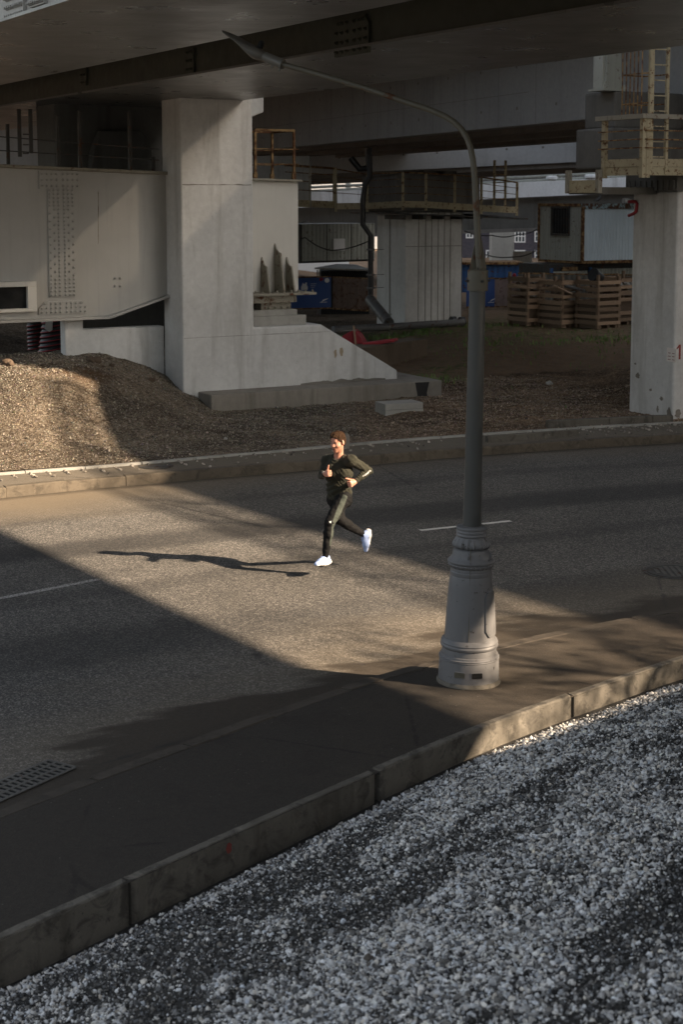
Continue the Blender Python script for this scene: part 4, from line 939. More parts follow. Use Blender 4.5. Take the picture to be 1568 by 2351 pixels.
# drain pipe
dp=thing('drain_pipe',at(851,690,51),'black drain pipe with an elbow running down beside the ribbed pier','drain pipe')
YD=51.0
mb=MB();mb.tube([at(849,355,YD),at(849,405,YD),at(838,425,YD),at(833,460,YD),at(833,515,YD),at(851,541,YD),at(851,684,YD)],.09,12);mb.build('downpipe',M['blackpipe'],dp,smooth=True)
mb=MB();e0,e1_=at(850,688,YD),at(893,741,YD-2.2);dd=(e1_-e0);mb.tube([e0,e1_,e1_,e0+dd*.02],[.17,.17,.145,.14],14);mb.build('outlet_pipe',M['greypipe'],dp,smooth=True)
for v in (573,631,661):
    mb=MB();p=at(851,v,YD);mb.tube([p-UP*.025,p+UP*.025],.145,12);mb.bar(p,p+E1*.5+V2(0,-.02),.02);mb.build('bracket',M['greypipe'],dp)
mb=MB();mb.tube([at(805,362,53),at(826,388,53),at(846,386,53)],.11,10);mb.tube([at(846,386,53),at(846,340,53)],.11,10);tag(mb.build('branch_pipe',M['blackpipe'],smooth=True),'dark bent pipe hanging under the concrete viaduct above the ribbed pier','pipe')
gp=MB();q0,q1=at(765,757,47.5),at(1064,740,50.2);q0.z=max(q0.z,yz(q0.x,q0.y)+.12);q1.z=max(q1.z,yz(q1.x,q1.y)+.12)
gp.tube([q0,q0.lerp(q1,.5)-UP*.01,q1],.115,14);tag(gp.build('ground_pipe',M['greypipe'],smooth=True),'long grey pipe lying on the ground in front of the ribbed pier','pipe')
for k,u in enumerate((1039,1059)):
    p=at(u,738,50.6);p.z=yz(p.x,p.y)+.15;pm=MB();pm.tube([p+E1*-.05,p+E1*.1,p+E1*.1,p-E1*.04],[.16,.16,.13,.13],14);tag(pm.build('pipe_offcut',M['blackpipe'],smooth=True),('short black pipe offcut beside the end of the ground pipe','black pipe collar at the very end of the ground pipe')[k],'pipe')
# ------------------------------------------------------------------ second concrete beam, further back
fb0,fb1=at(760,398,66),at(1345,371,60);mb=MB()
dr=(fb1-fb0);a_=fb0-dr*3;b_=fb1+dr*.25;nb=V2(-dr.y,dr.x).normalized()
fbt=thing('concrete_viaduct',fb0,'bluish far concrete girder seen under the nearer pale girder viaduct','viaduct')
mb.prism([V2(p.x,p.y,p.z) for p in (a_,b_,b_+nb*.6,a_+nb*.6)],UP*3.);mb.build('edge_beam',M['beam'],fbt)
mb=MB();mb.prism([V2(p.x,p.y,p.z-.2) for p in (a_+nb*.15,b_+nb*.15,b_+nb*7,a_+nb*7)],UP*.195);mb.build('soffit',M['darkconcrete'],fbt)
mb=MB()
for k in range(9):
    p=fb0.lerp(fb1,-.1+k*.135)+UP*.62;mb.tube([p-nb*.004,p+nb*.02],.05,8)
mb.build('bolt_holes',M['darkconcrete'],fbt)
# ------------------------------------------------------------------ far low ramp with white parapet
rm=thing('road_ramp',at(1000,500,84),'far road ramp with a stained white parapet and plain grey girder','road ramp')
def rpt(u,v): 
    t=(u-600)/900;return at(u,v,92-14*t)
qa=[rpt(400,489),rpt(1560,437)];ta=[rpt(400,456),rpt(1560,401)];ba=[rpt(400,552),rpt(1560,512)]
bk=V2(.15,1.)
mb=MB();mb.prism([qa[0],qa[1],ta[1],ta[0]],bk*.4);mb.build('parapet',M['parapet'],rm)
mb=MB();mb.prism([ba[0]+bk*.5,ba[1]+bk*.5,qa[1]+bk*.5-UP*.01,qa[0]+bk*.5-UP*.01],bk*.5);mb.build('girder',M['head'],rm)
mb=MB();mb.prism([ba[0]+bk*.3-UP*.18,ba[1]+bk*.3-UP*.18,ba[1]+bk*.3-UP*.005,ba[0]+bk*.3-UP*.005],bk*9);mb.build('soffit',M['darkconcrete'],rm)
mb=MB()
for u,v in ((777,512),(1155,497),(1170,497),(1142,513),(1148,513),(1275,512)):
    p=rpt(u,v)+bk*.49;mb.tube([p,p+bk*.03],.06,6)
mb.build('bolts',M['darkconcrete'],rm)
gr=thing('guard_rail',rpt(1250,405),'grey steel guard rail on the white parapet of the far ramp','guard rail')
for dv_ in (-20,-11,-2.5):
    mb=MB();mb.tube([rpt(400,456+dv_)+bk*.2,rpt(1560,401+dv_)+bk*.2],.08,8);mb.build('rail',M['cladgrey'],gr)
for k in range(13):
    u=430+k*92;p=rpt(u,456-55*(u-400)/1160)+bk*.2;mb=MB();mb.box(p-V2(.14,0),V2(.28,0),V2(0,.12),UP*.62);mb.build('post',M['cladgrey'],gr)
for k,u in enumerate((1273,1362,)):
    p=rpt(u,412 if k==0 else 409)-bk*.25;mb=MB();mb.lathe(p-UP*.02,[(.38,0),(.42,.05),(.42,.16),(.36,.2)],20);tag(mb.build('round_lamp',M['parapet'],smooth=True),('pale round lamp on the ramp parapet nearer the lamp post','pale round lamp on the ramp parapet nearer the right pier')[k],'lamp')
# ------------------------------------------------------------------ buildings behind
def facade(name,x0,x1,Y,z0,z1,depth,mat,label,wins,cat='building'):
    t=thing(name,V2((x0+x1)/2,Y,z0),label,cat)
    mb=MB();mb.box(V2(x0,Y,z0),V2(x1-x0,0),V2(0,depth),UP*(z1-z0));mb.build('wall',mat,t)
    for (a,b,c,d,nx,nz) in wins:
        fm=MB();fw=.10
        fm.box(V2(a,Y-.05,c),V2(b-a,0),V2(0,.047),UP*fw);fm.box(V2(a,Y-.05,d-fw),V2(b-a,0),V2(0,.047),UP*fw)
        for k in range(nx+1): fm.box(V2(a+(b-a-fw)*k/nx,Y-.05,c+fw+.001),V2(fw,0),V2(0,.047),UP*(d-c-2*fw-.002))
        for k in range(1,nz): fm.box(V2(a+fw,Y-.044,c+(d-c)*k/nz),V2(b-a-2*fw,0),V2(0,.04),UP*.07)
        f=fm.build('window',M['white'],t)
        pm=MB();pm.box(V2(a+.02,Y-.03,c+.02),V2(b-a-.04,0),V2(0,.02),UP*(d-c-.04));pm.build('pane',M['glass'],f)
    return t
def px(u,v,Y): p=at(u,v,Y);return p.x,p.z
YB=125
ws=[]
for (u0,u1,va,vb,nx,nz) in ((1125,1137,530,556,3,2),(1182,1207,530,557,3,2),(1228,1250,530,556,3,2),(1182,1207,574,587,4,1),(1116,1133,574,602,2,2),(1228,1250,574,600,3,2),(1070,1087,528,547,2,2),(1276,1300,560,590,3,2)):
    a,zt_=px(u0,va,YB);b,zb3=px(u1,vb,YB);ws.append((a,b,zb3,zt_,nx,nz))
x0,z0=px(1020,660,YB);x1,z1=px(1500,420,YB)
facade('brick_building',x0,x1,YB,-3,z1+2,15,M['brick'],'grey brick building with white framed windows far behind the yard',ws)
mb=MB();a=at(1129,650,112);b=at(1180,650,112);mb.box(V2(a.x,112,-3),V2(b.x-a.x,0),V2(0,2.),UP*8.2);tag(mb.build('concrete_column',M['concrete'],bevel=.03),'plain pale concrete column in front of the grey brick building','column')
YW=150;ws=[]
for u in range(1090,1335,38):
    a,zt_=px(u,372,YW);b,zb3=px(u+30,397,YW);ws.append((a,b,zb3,zt_,5,2))
for u in (700,760,812):
    a,zt_=px(u,360,YW);b,zb3=px(u+26,397,YW);ws.append((a,b,zb3,zt_,4,2))
x0,_=px(500,0,YW);x1,z1=px(1700,250,YW)
facade('white_building',x0,x1,YW,-3,z1,20,M['offwhite'],'long white building with rows of windows far behind the ramp',ws)
mb=MB()
apt=thing('added_shade_block',V2(52,78,-.5),'tall grey block added outside the frame to shade the far yard','building')  # unseen block added to keep direct sun off the far yard
mb.box(V2(45,16,-.5),V2(15,0),V2(0,96),UP*40);mb.build('wall',M['concrete'],apt)
for k in range(12):
    for j in range(7):
        mb=MB();mb.box(V2(44.95,47+5.3*k,3+4.6*j),V2(.045,0),V2(0,2.2),UP*2.2);mb.build('window',M['glass'],apt)
# far white wall seen through the low gap at left
mb=MB();a=at(640,640,105);mb.box(V2(-9,105,-3),V2(9.5,0),V2(0,1.),UP*7.2);tag(mb.build('white_wall',M['white']),'bright white wall far behind the blue banner','wall')
# dark cabin and sheds at left of the ribbed pier
def corrug(a,b,z0,z1,n_,per=.19,amp=.03,th=.02):
    a=V(a);b=V(b);L=(b-a).length;t=(b-a)/L;mb=MB();k=max(2,int(L/per));vs=[];fs=[]
    for i in range(k*4+1):
        s=L*i/(k*4);o=(0,0,1,1)[i%4]*amp;p=a+t*s+n_*o;vs+= [(p.x,p.y,z0),(p.x,p.y,z1)]
    m=k*4+1
    fs=[(2*i,2*i+2,2*i+3,2*i+1) for i in range(m-1)]
    o=len(vs);vs2=[(x-n_.x*th,y-n_.y*th,z) for x,y,z in vs]
    mb.add(vs+vs2,fs+[(o+2*i+1,o+2*i+3,o+2*i+2,o+2*i) for i in range(m-1)]+[(2*i+1,2*i+3,o+2*i+3,o+2*i+1) for i in range(m-1)]+[(2*i,o+2*i,o+2*i+2,2*i+2) for i in range(m-1)]+[(0,1,o+1,o),(2*m-2,o+2*m-2,o+2*m-1,2*m-1)])
    return mb
YL=72.
a=at(693,605,YL);b=at(862,604,YL+3);zc0,zc1=a.z,at(693,540,YL).z+.5
cb=thing('site_cabin',V2((a.x+b.x)/2,YL+1,zc0),'dark grey panelled site cabin raised under the far ramp at left of the ribbed pier','cabin')
e=(b-a);e.z=0;en=V2(e.y,-e.x).normalized()
for k in range(3):
    m=corrug(V2(a.x,a.y)+e*(k/3+.004),V2(a.x,a.y)+e*((k+1)/3-.012),zc0+.1,zc1,en,.22,.025);m.build('wall_panel',M['cladgrey'],cb)
mb=MB();mb.prism([V2(p.x,p.y,zc0) for p in (V2(a.x,a.y)-en*.1,V2(b.x,b.y)-en*.1,V2(b.x,b.y)-en*2.4,V2(a.x,a.y)-en*2.4)],UP*(zc1-zc0));mb.build('body',M['darksteel'],cb)
p=at(781,560,YL+1.4);mb=MB();mb.box(V2(p.x-.3,p.y-.35,p.z-.3),e.normalized()*.7,V2(0,.05),UP*.55);mb.build('window',M['white'],cb)
YS=66.
sh=thing('shed',at(790,640,YS),'low dark open shed with a pale sheet roof behind the brown fence','shed')
p=[at(775,610,YS+2),at(812,610,YS+2),at(850,622,YS),at(850,624,YS),at(722,617,YS),at(722,615,YS)]
mb=MB();mb.prism([at(722,618,YS),at(772,609,YS+2.5),at(816,610,YS+2.5),at(852,622,YS)],UP*.06);mb.build('roof',M['roofsheet'],sh)
mb=MB();q0=at(732,620,YS+.6);q1=at(848,622,YS+.6);mb.box(V2(q0.x,q0.y,-.6),V2(q1.x-q0.x,0),V2(0,1.8),UP*(q0.z+.55));mb.build('body',M['black'],sh)
for u in (727,733): 
    q=at(u,620,YS+.1);mb=MB();mb.box(V2(q.x,q.y,-.6),V2(.06,0),V2(0,.06),UP*(q.z+.6));mb.build('post',M['greypipe'],sh)
# ------------------------------------------------------------------ site fence
def fence_panel(name,u0,u1,vt0,vt1,vb0,vb1,Y0,Y1,mat,label,cat,per=.2,amp=.03,group=None):
    a=at(u0,vb0,Y0);b=at(u1,vb1,Y1);e=(b-a);nn=V2(e.y,-e.x).normalized();zt_=(at(u0,vt0,Y0).z+at(u1,vt1,Y1).z)/2;zb3=min(a.z,b.z)
    t=thing(name,(a+b)/2,label,cat,group)
    corrug(V2(a.x,a.y),V2(b.x,b.y),zb3,zt_,nn,per,amp).build('sheet',mat,t)
    mb=MB();mb.bar(V2(a.x,a.y,zt_+.02),V2(b.x,b.y,zt_+.02),.05);mb.build('rail',M['ruststeel'],t);mb=MB();mb.bar(V2(a.x,a.y,zb3-.02)-nn*.0,V2(b.x,b.y,zb3-.02),.06);mb.build('rail',M['ruststeel'],t)
    return t,a,b,nn,zb3,zt_
bt=fence_panel('banner_fence',640,760,637,638,705,706,59.5,60.2,M['banner'],'blue printed banner panel of the site fence beside the white girder end','fence',3.,.0)
T,a,b,nn,zb3,zt_=bt
def onb(fu,fv,d=.012): p=V(a).lerp(V(b),fu);return V2(p.x+nn.x*d,p.y+nn.y*d,zb3+(zt_-zb3)*fv)
ex=V2(*(b-a).xy).normalized()
def blob(c,pts,name='print'):
    mb=MB();mb.prism([c+ex*x+UP*y for x,y in pts],nn*.003);mb.build(name,M['white'],T)
blob(onb(.48,.72),[(-.12,-.14),(.13,-.14),(.15,-.05),(.1,.06),(.12,.13),(.06,.15),(.04,.09),(-.02,.09),(-.05,.14),(-.08,.06),(-.13,-.04)])
for k in range(3): blob(onb(.60,.79-.06*k),[(0,0),(.24-.03*k,0),(.24-.03*k,.012),(0,.012)])
blob(onb(.92,.90),[(.1*math.cos(q),.09*math.sin(q)) for q in np.linspace(0,6.28,11)[:-1]])
blob(onb(.80,.17),[(-.05,0),(.25,.01),(.25,.03),(-.02,.02)]);blob(onb(.80,.19),[(.02,.0),(.30,.12),(.30,.14),(.10,.09),(.04,.02)])
for k,(u,v,Y) in enumerate(((738,641,60.1),)):
    p=at(u,v,Y)-V2(0,.1);mb=MB();mb.rock(p,.07,3,0,1.,2);tag(mb.build('warning_lamp',M['redplastic'],smooth=True),'small red and white warning lamp on the blue banner fence','lamp')
fence_panel('sheet_fence',764,845,638,640,707,710,60.2,59.0,M['fencebrown'],'dark brown rusty sheet fence panel between the banner and the drain pipe','fence',.3,.02)
bt=fence_panel('banner_fence',1071,1136,640,640,704,704,62,62,M['banner'],'second blue banner panel half hidden behind the lamp post','fence',3.,.0)
T,a,b,nn,zb3,zt_=bt;ex=V2(*(b-a).xy).normalized()
blob(onb(.80,.14),[(-.05,0),(.2,.01),(.2,.03),(-.02,.02)]);blob(onb(.80,.17),[(.02,.0),(.24,.12),(.24,.14),(.10,.09)])
fence_panel('sheet_fence',1136,1192,641,640,703,700,62,62,M['fencepink'],'faded pinkish corrugated fence panel left of the wooden crates','fence',.26,.04)
fence_panel('sheet_fence',1189,1460,628,633,700,700,60,58.5,M['fencegrey'],'dark grey corrugated sheet fence behind the wooden crates','fence',.22,.035)
p=at(1181,632,59.8);mb=MB();mb.rock(p,.08,5,0,1.1,2);tag(mb.build('warning_lamp',M['redplastic'],smooth=True),'red warning lamp at the left corner of the dark grey fence','lamp')
# blue container, yellow beam
a=at(1060,642,78);b=at(1206,642,78);zt_=at(1100,610,78).z
ct=thing('shipping_container',V2((a.x+b.x)/2,79,-.5),'blue shipping container behind the fence right of the ribbed pier','container')
corrug(V2(a.x,78),V2(b.x,78),-.5,zt_,V2(0,-1),.28,.03).build('wall',M['bluebox'],ct)
mb=MB();mb.box(V2(a.x,78.05,-.5),V2(b.x-a.x,0),V2(0,2.2),UP*(zt_+.55));mb.build('frame',M['bluebox'],ct)
mb=MB();mb.box(V2(a.x-.2,77.8,zt_+.06),V2(b.x-a.x+.1,0),V2(0,2.5),UP*.12);mb.build('roof',M['ruststeel'],ct)
a=at(1207,627,76);b=at(1264,627,76);mb=MB();mb.box(V2(a.x,76,a.z),V2(b.x-a.x,0),V2(0,.3),UP*.12);mb.box(V2(a.x,76.08,-.5),V2(.25,0),V2(0,.1),UP*(a.z+.499));mb.box(V2(b.x-.25,76.08,-.5),V2(.25,0),V2(0,.1),UP*(a.z+.499));tag(mb.build('yellow_beam',M['yellowbright']),'bright yellow steel beam behind the fence below the stacked cabin','beam')
a=at(1178,612,90);b=at(1222,607,90);mbx=corrug(V2(a.x,90),V2(b.x,90),-.5,at(1190,577,90).z,V2(0,-1),.3,.05);tag(mbx.build('white_hut',M['white']),'white corrugated hut between the brick building and blue container','hut')
# stacked cabins
YK=60.;PK=at(1337,606,YK);PK.z=0
def kE1(u,v): return onpl(u,v,PK,E1)
def kE2(u,v): return onpl(u,v,PK,E2)
sK=kE1(1475,600)[0];dK=kE2(1238,600)[0];zk0=kE1(1337,606)[1];zk1=kE1(1337,467)[1]
def pk(s,d,z): return V2(*(PK+E1*s+E2*d).xy,z)
cabk=thing('site_cabin',pk(1,1,zk0),'pale blue corrugated site cabin stacked on top of another beside the right pier','cabin')
corrug(pk(.06,0,0),pk(sK,0,0),zk0+.12,zk1-.22,-E2,.15,.017).build('bright_wall',M['cladlit'],cabk)
corrug(pk(0,dK,0),pk(0,.06,0),zk0+.1,zk1-.12,-E1,.155,.022).build('shaded_wall',M['cladgrey'],cabk)  # same cabin cladding, its shade put into a darker colour
mb=MB();mb.prism([pk(.07,.07,zk0+.05),pk(sK,.07,zk0+.05),pk(sK,dK,zk0+.05),pk(.07,dK,zk0+.05)],UP*(zk1-zk0-.1));mb.build('body',M['darksteel'],cabk)
mb=MB();mb.box(pk(-.04,-.05,zk0),E1*(sK+.04),E2*.12,UP*.11);mb.box(pk(-.05,.072,zk0),E1*.12,E2*(dK-.07),UP*.10);mb.box(pk(-.05,-.06,zk0+.112),E1*.10,E2*.10,UP*(zk1-zk0-.23));mb.box(pk(-.05,dK-.05,zk0+.112),E1*.10,E2*.10,UP*(zk1-zk0-.23));mb.box(pk(-.05,.05,zk1-.115),E1*.12,E2*(dK),UP*.11);mb.build('frame',M['ruststeel'],cabk)
mb=MB();mb.box(pk(-.05,-.05,zk1-.215),E1*(sK+.05),E2*.095,UP*.21);mb.build('roof_edge',paint('faded_teal_paint',(.30,.42,.45),.2,.6,.7,rs=5),cabk)
w0=kE2(1271,478);w1=kE2(1308,537);mb=MB();lo_,hi_=min(w0[0],w1[0]),max(w0[0],w1[0])
fz=MB()
for (x,y,z,h) in ((lo_-.07,.07,w1[1]-.08,w0[1]-w1[1]+.16),(hi_,.07,w1[1]-.08,w0[1]-w1[1]+.16)): fz.box(pk(-.06,x,z),E1*.03,E2*y,UP*h)
fz.box(pk(-.058,lo_,w1[1]-.08),E1*.03,E2*(hi_-lo_),UP*.07);fz.box(pk(-.058,lo_,w0[1]+.01),E1*.03,E2*(hi_-lo_),UP*.07)
wf=fz.build('window',M['darksteel'],cabk)
mb=MB();mb.box(pk(-.035,lo_,w1[1]),E1*.02,E2*(hi_-lo_),UP*(w0[1]-w1[1]));mb.build('pane',M['black'],wf)
for k in range(6):
    mb=MB();x=lo_+(hi_-lo_)*(k+.5)/6;mb.bar(pk(-.07,x,w1[1]),pk(-.07,x,w0[1]),.02);mb.build('bar',M['darksteel'],wf)
cab2=thing('site_cabin',pk(1.2,1.2,-.4),'dark lower site cabin under the pale blue cabin behind the grey fence','cabin')
dn_=.5
corrug(pk(-1.2,.35,0),pk(.55,.35,0),-.4,zk0-.28,-E2,.17,.022).build('wall',M['cladgrey'],cab2)
corrug(pk(.75,.35,0),pk(sK,.35,0),-.4,zk0-.22,-E2,.17,.022).build('wall',M['cladgrey'],cab2)
mb=MB();mb.box(pk(-1.2,.42,-.4),E1*(sK+1.2),E2*2,UP*(zk0+.385));mb.build('body',M['darksteel'],cab2)
for s in (.62,-1.25):
    mb=MB();mb.box(pk(s,.28,-.4),E1*.1,E2*.1,UP*(zk0+.25));mb.build('post',M['bluebox'],cab2)
for u0,u1,v in ((1290,1325,616),(1380,1420,631)):
    a0=onpl(u0,v,PK+E2*.35,E1);a1=onpl(u1,v,PK+E2*.35,E1);mb=MB();mb.box(pk(a0[0],.30,a0[1]-.1),E1*(a1[0]-a0[0]),E2*.04,UP*.14);mb.build('window',M['ruststeel'],cab2)
# bottle and pigeon on the cabin roof
p=pk(kE1(1436,463)[0],.1,zk1-.0);mb=MB();mb.tube([p+UP*.10,p+E1*.25+UP*.10,p+E1*.33+UP*.10,p+E1*.38+UP*.10],[.1,.1,.05,.045],12);tag(mb.build('plastic_bottle',M['white'],smooth=True),'white plastic bottle lying on the cabin roof','bottle')
p=pk(kE1(1378,463)[0],.1,zk1+.0)
pg=MB();pth=[p+UP*.09-E1*.22,p+UP*.12-E1*.1,p+UP*.17,p+UP*.24+E1*.07,p+UP*.33+E1*.10,p+UP*.35+E1*.15,p+UP*.335+E1*.2];pg.tube(pth,[.015,.05,.085,.06,.045,.04,.006],10)
for k in (-.02,.03): pg.tube([p+E1*.02+E2*k,p+E1*.02+E2*k+UP*.1],.008,5)
bo_=pg.build('pigeon',M['greypipe'],smooth=True);tag(bo_,'grey pigeon standing on the cabin roof','pigeon')
# ------------------------------------------------------------------ crates
def tint_of(o,lo=.7,hi=1.25):
    me=o.data;a=me.color_attributes.new('tint','FLOAT_COLOR','POINT');c=np.ones((len(me.vertices),4),np.float32);g=random.uniform(lo,hi);c[:,:3]=g;a.data.foreach_set('color',c.ravel());return o
def crate(u,v,Y,rot,L,W,h,n_,label,rows=7,group='slatted wooden crates in the yard'):
    p=at(u,v,Y);p.z=yz(p.x,p.y);cr=thing('wooden_crate',p,label,'crate',group)
    ex=V2(math.cos(R(rot)),math.sin(R(rot)));ey=V2(-ex.y,ex.x)
    # p = nearest corner; faces along -ex' and ey
    def q(a,b,z): return p+ex*a+ey*b+UP*z
    pit=h/rows
    for face in range(4):
        for r in range(rows):
            if random.random()<.09 and r<rows-1: continue
            z=.12+r*(h-.12)/rows+random.uniform(-.015,.015);tilt=0;bh=(h-.12)/rows*random.uniform(.48,.66);mb=MB();t=.022
            if face==0: mb.box(q(-.0,-t,z),ex*L,ey*t,UP*bh)
            elif face==1: mb.box(q(0,W,z),ex*L,ey*t,UP*bh)
            elif face==2: mb.box(q(-t,0,z),ex*t,ey*W,UP*bh)
            else: mb.box(q(L,0,z),ex*t,ey*W,UP*bh)
            vv=mb.v
            o=mb.build('slat',M['wood'],cr);tint_of(o,.55,1.35)
    for (a,b) in ((0,0),(L-.09,0),(0,W-.09),(L-.09,W-.09)):
        mb=MB();mb.box(q(a+.003,b+.003,0.),ex*.084,ey*.084,UP*(h+random.uniform(-.03,.10)));tint_of(mb.build('corner_post',M['wood'],cr),.6,.9)
    for k in range(3):
        mb=MB();mb.box(q(.1+k*(L-.3)/2,.02,0.),ex*.1,ey*(W-.04),UP*.1);tint_of(mb.build('skid',M['wood'],cr),.5,.8)
    mb=MB();mb.box(q(.05,.05,.11),ex*(L-.1),ey*(W-.1),UP*(h*.42));
    for k in range(26): mb.rock(q(random.uniform(.15,L-.15),random.uniform(.12,W-.12),h*random.uniform(.6,.86)),random.uniform(.05,.11),k,0,.8,1)
    tint_of(mb.build('scrap_fill',M['wood'],cr),.35,.36)  # fill tinted dark to stand in for the shaded inside of the crate
    return p,q
RZ=-62+8
# crate corner nearest to the camera, edges along ex (right, receding) and ey (left, receding)
crate(1211,764,50.2,36,.75,.95,1.62,7,'leftmost slatted wooden crate with a frayed top edge')
crate(1290,772,49.6,36,.8,1.15,1.58,7,'second wooden crate from the left with loose planks on top')
pp_,qq_=crate(1372,778,49.0,36,1.0,1.0,1.60,7,'third wooden crate from the left, nearest the camera, holding a black bucket')
p4_,q4_=crate(1416,775,50.6,36,1.1,.8,1.62,7,'rightmost wooden crate filled with pale bags beside the right pier')
bk_=thing('bucket',qq_(.45,.45,1.58),'black plastic bucket lying on top of the third crate','bucket')
c=qq_(.4,.45,1.62);dirb=(V2(-.75,-.6,.35)).normalized();mb=MB();mb.tube([c-dirb*.18,c-dirb*.17,c+dirb*.20,c+dirb*.20,c-dirb*.14],[.02,.15,.20,.185,.14],18);mb.build('shell',M['blackpipe'],bk_,smooth=True)
mb=MB();mb.tube([c+dirb*.16+UP*.0,c+dirb*.21],[.215,.215],18);mb.build('rim',M['blackpipe'],bk_)
for k in range(7):
    p=q4_(.12+.13*k,.12+.05*(k%3),1.30+.06*(k%2));mb=MB();mb.rock(p,random.uniform(.09,.13),k+20,0,.75,2);tag(mb.build('bag',M['bag'],smooth=True),'small pale plastic bag heaped on the rightmost crate','bag','pale bags on the rightmost crate')
plk=[((1272,655),(1315,675),'board leaning out of the second crate',.13),((1240,662),(1288,657),'flat board across the top of the second crate',.12),((1180,655),(1222,662),'thin board lying on the leftmost crate',.10)]
for (a,b,l,w_) in plk:
    mb=MB();mb.bar(at(*a,49.6),at(*b,49.3),w_,.03);tint_of(tag(mb.build('plank',M['wood']),'weathered wooden '+l,'plank'),.9,1.3)
mb=MB();mb.tube([at(1291,654,49.8),at(1345,668,49.4)],[.055,.045],10);tag(mb.build('scrap_pipe',M['greypipe'],smooth=True),'grey scrap pipe lying across the second and third crates','pipe')
# ------------------------------------------------------------------ weeds
vs=[];fs=[];ti=[]
def blade(p,h,lean,w_,c):
    o=len(vs);d=V2(math.cos(lean),math.sin(lean));s=V2(-d.y,d.x)*w_
    b=p+d*h*.25+UP*h*.6;t=p+d*h*.6+UP*h*.92
    vs.extend([p-s,p+s,b+s*.8,b-s*.8,t]);fs.append((o,o+1,o+2));fs.append((o,o+2,o+3));fs.append((o+3,o+2,o+4));ti.extend([c]*5)
for k in range(4600):
    r=random.random()
    if r<.5: x=random.gauss(2.4,1.6);t=random.gauss(18.6,.7)
    elif r<.75: x=random.uniform(3.4,8.6);t=random.gauss(13.2,1.3)
    elif r<.85: x=random.gauss(1.9,.5);t=random.gauss(7.4,.6)
    else: x=random.uniform(1.5,9);t=random.gauss(13.,3.)
    x+=.4924*t
    if mnoise.noise(V((x*1.3,t*1.3,.5)))<random.uniform(-.25,.35): continue
    by_=float(np.interp(x,fbk[:,0],fbk[:,1]));X=x+t*E2.x;Y=by_+t*E2.y
    z=yz(X,Y);c=random.choice([(.12,.21,.04),(.09,.17,.035),(.17,.24,.06),(.15,.16,.06)])
    blade(V2(X,Y,z-.01),random.uniform(.05,.17),random.uniform(0,6.28),random.uniform(.008,.02),c)
struct(np_mesh('weeds',np.array([tuple(v) for v in vs]),np.array(fs),M['weed'],np.array(ti)),'stuff')
st=thing('wild_plant',at(893,745,48.5),'single tall thin weed stalk in front of the ribbed pier','plant')
p=at(893,748,48.5);p.z=yz(p.x,p.y);mb=MB();mb.tube([p,p+UP*.35+V2(.03,0),p+UP*.8+V2(.08,0)],[.012,.009,.004],6);mb.build('stem',M['plinth'],st)
mb=MB()
for k in range(16):
    a=k*2.4;q=p+UP*(.15+.04*k)+V2(.07*k/16,0);d=V2(math.cos(a),math.sin(a))*.12+UP*.05;s=V2(-d.y,d.x)*.18;mb.add([q,q+d*.5+s,q+d,q+d*.5-s],[(0,1,2,3)])
o=mb.build('leaves',M['weed'],st,recalc=False);a=o.data.color_attributes.new('tint','FLOAT_COLOR','POINT');a.data.foreach_set('color',np.tile([.07,.1,.03,1],len(o.data.vertices)).astype(np.float32))
# cables under the ramp
for k,(pts,l) in enumerate(((((1066,530),(1130,540),(1190,538),(1240,522)),'black cable sagging below the ramp girder beside the stacked cabin'),(((640,556),(700,545),(760,575),(850,552)),'thin black cable hanging in front of the dark cabin'),(((1100,580),(1180,590),(1240,570)),'thin cable strung in front of the brick building'),(((640,522),(702,507),(765,541)),'thin cable hanging on the ramp girder beside the white girder end'))):
    P_=[at(u,v,70 if k!=3 else 85) for u,v in pts];N_=[]
    for i in range(25):
        t=i/24*(len(P_)-1);j=min(int(t),len(P_)-2);f=t-j;N_.append(P_[j].lerp(P_[j+1],f)-UP*.10*math.sin(math.pi*f))
    mb=MB();mb.tube(N_,.025,5);tag(mb.build('cable',M['blackpipe']),l,'cable')
# ------------------------------------------------------------------ street lamp
LB=G(1076,1562,ZP+.004);LB.z=ZP+.003;tiltx=-(.0)
K=.000775
lamp=thing('street_lamp',LB,'tall grey street lamp with an ornate cast base on the near pavement','street lamp')
lamp.rotation_euler=(0,R(.75),0)
def zc(y): return (2082-y)*K/.955
N_=64
def seg(name,prof,mat=M['lamppaint'],wob=None,n=N_,smooth=True):
    mb=MB();mb.lathe(LB,[(r,z) for r,z in prof],n,0,wob);return mb.build(name,mat,lamp,smooth=smooth)
seg('base_rim',[(.300,0),(.302,.012),(.296,.03),(.288,.04)],M['kerb'],lambda a,z:.012*mnoise.noise(V((math.cos(a)*3,math.sin(a)*3,z*20))))
foot=seg('foot',[(.284,.03),(.283,.10),(.279,.20),(.277,zc(1800)),(.283,zc(1790)),(.277,zc(1782)),(.283,zc(1772)),(.272,zc(1762)),(.270,zc(1745)),(.258,zc(1735)),(.256,zc(1690)),(.253,zc(1672)),(.268,zc(1655)),(.271,zc(1635)),(.262,zc(1615)),(.268,zc(1605)),(.258,zc(1575)),(.236,zc(1555))])
seg('shaft',[(.235,zc(1556)),(.232,zc(1500)),(.219,zc(1200)),(.205,zc(960)),(.197,zc(850)),(.190,zc(828)),(.194,zc(815)),(.194,zc(785)),(.188,zc(775)),(.190,zc(750)),(.186,zc(735))])
bl=M['lamppaint']
def bead(a,z): return .035*max(0,math.cos(a*30))**1.0
seg('bead_ring',[(.188,zc(738)),(.197,zc(728)),(.207,zc(712)),(.210,zc(700)),(.205,zc(690))],bl,bead,120)
seg('flange',[(.204,zc(692)),(.219,zc(676)),(.221,zc(662)),(.212,zc(648)),(.196,zc(632)),(.182,zc(610)),(.174,zc(580)),(.173,zc(552)),(.166,zc(532)),(.150,zc(522)),(.142,zc(515))])
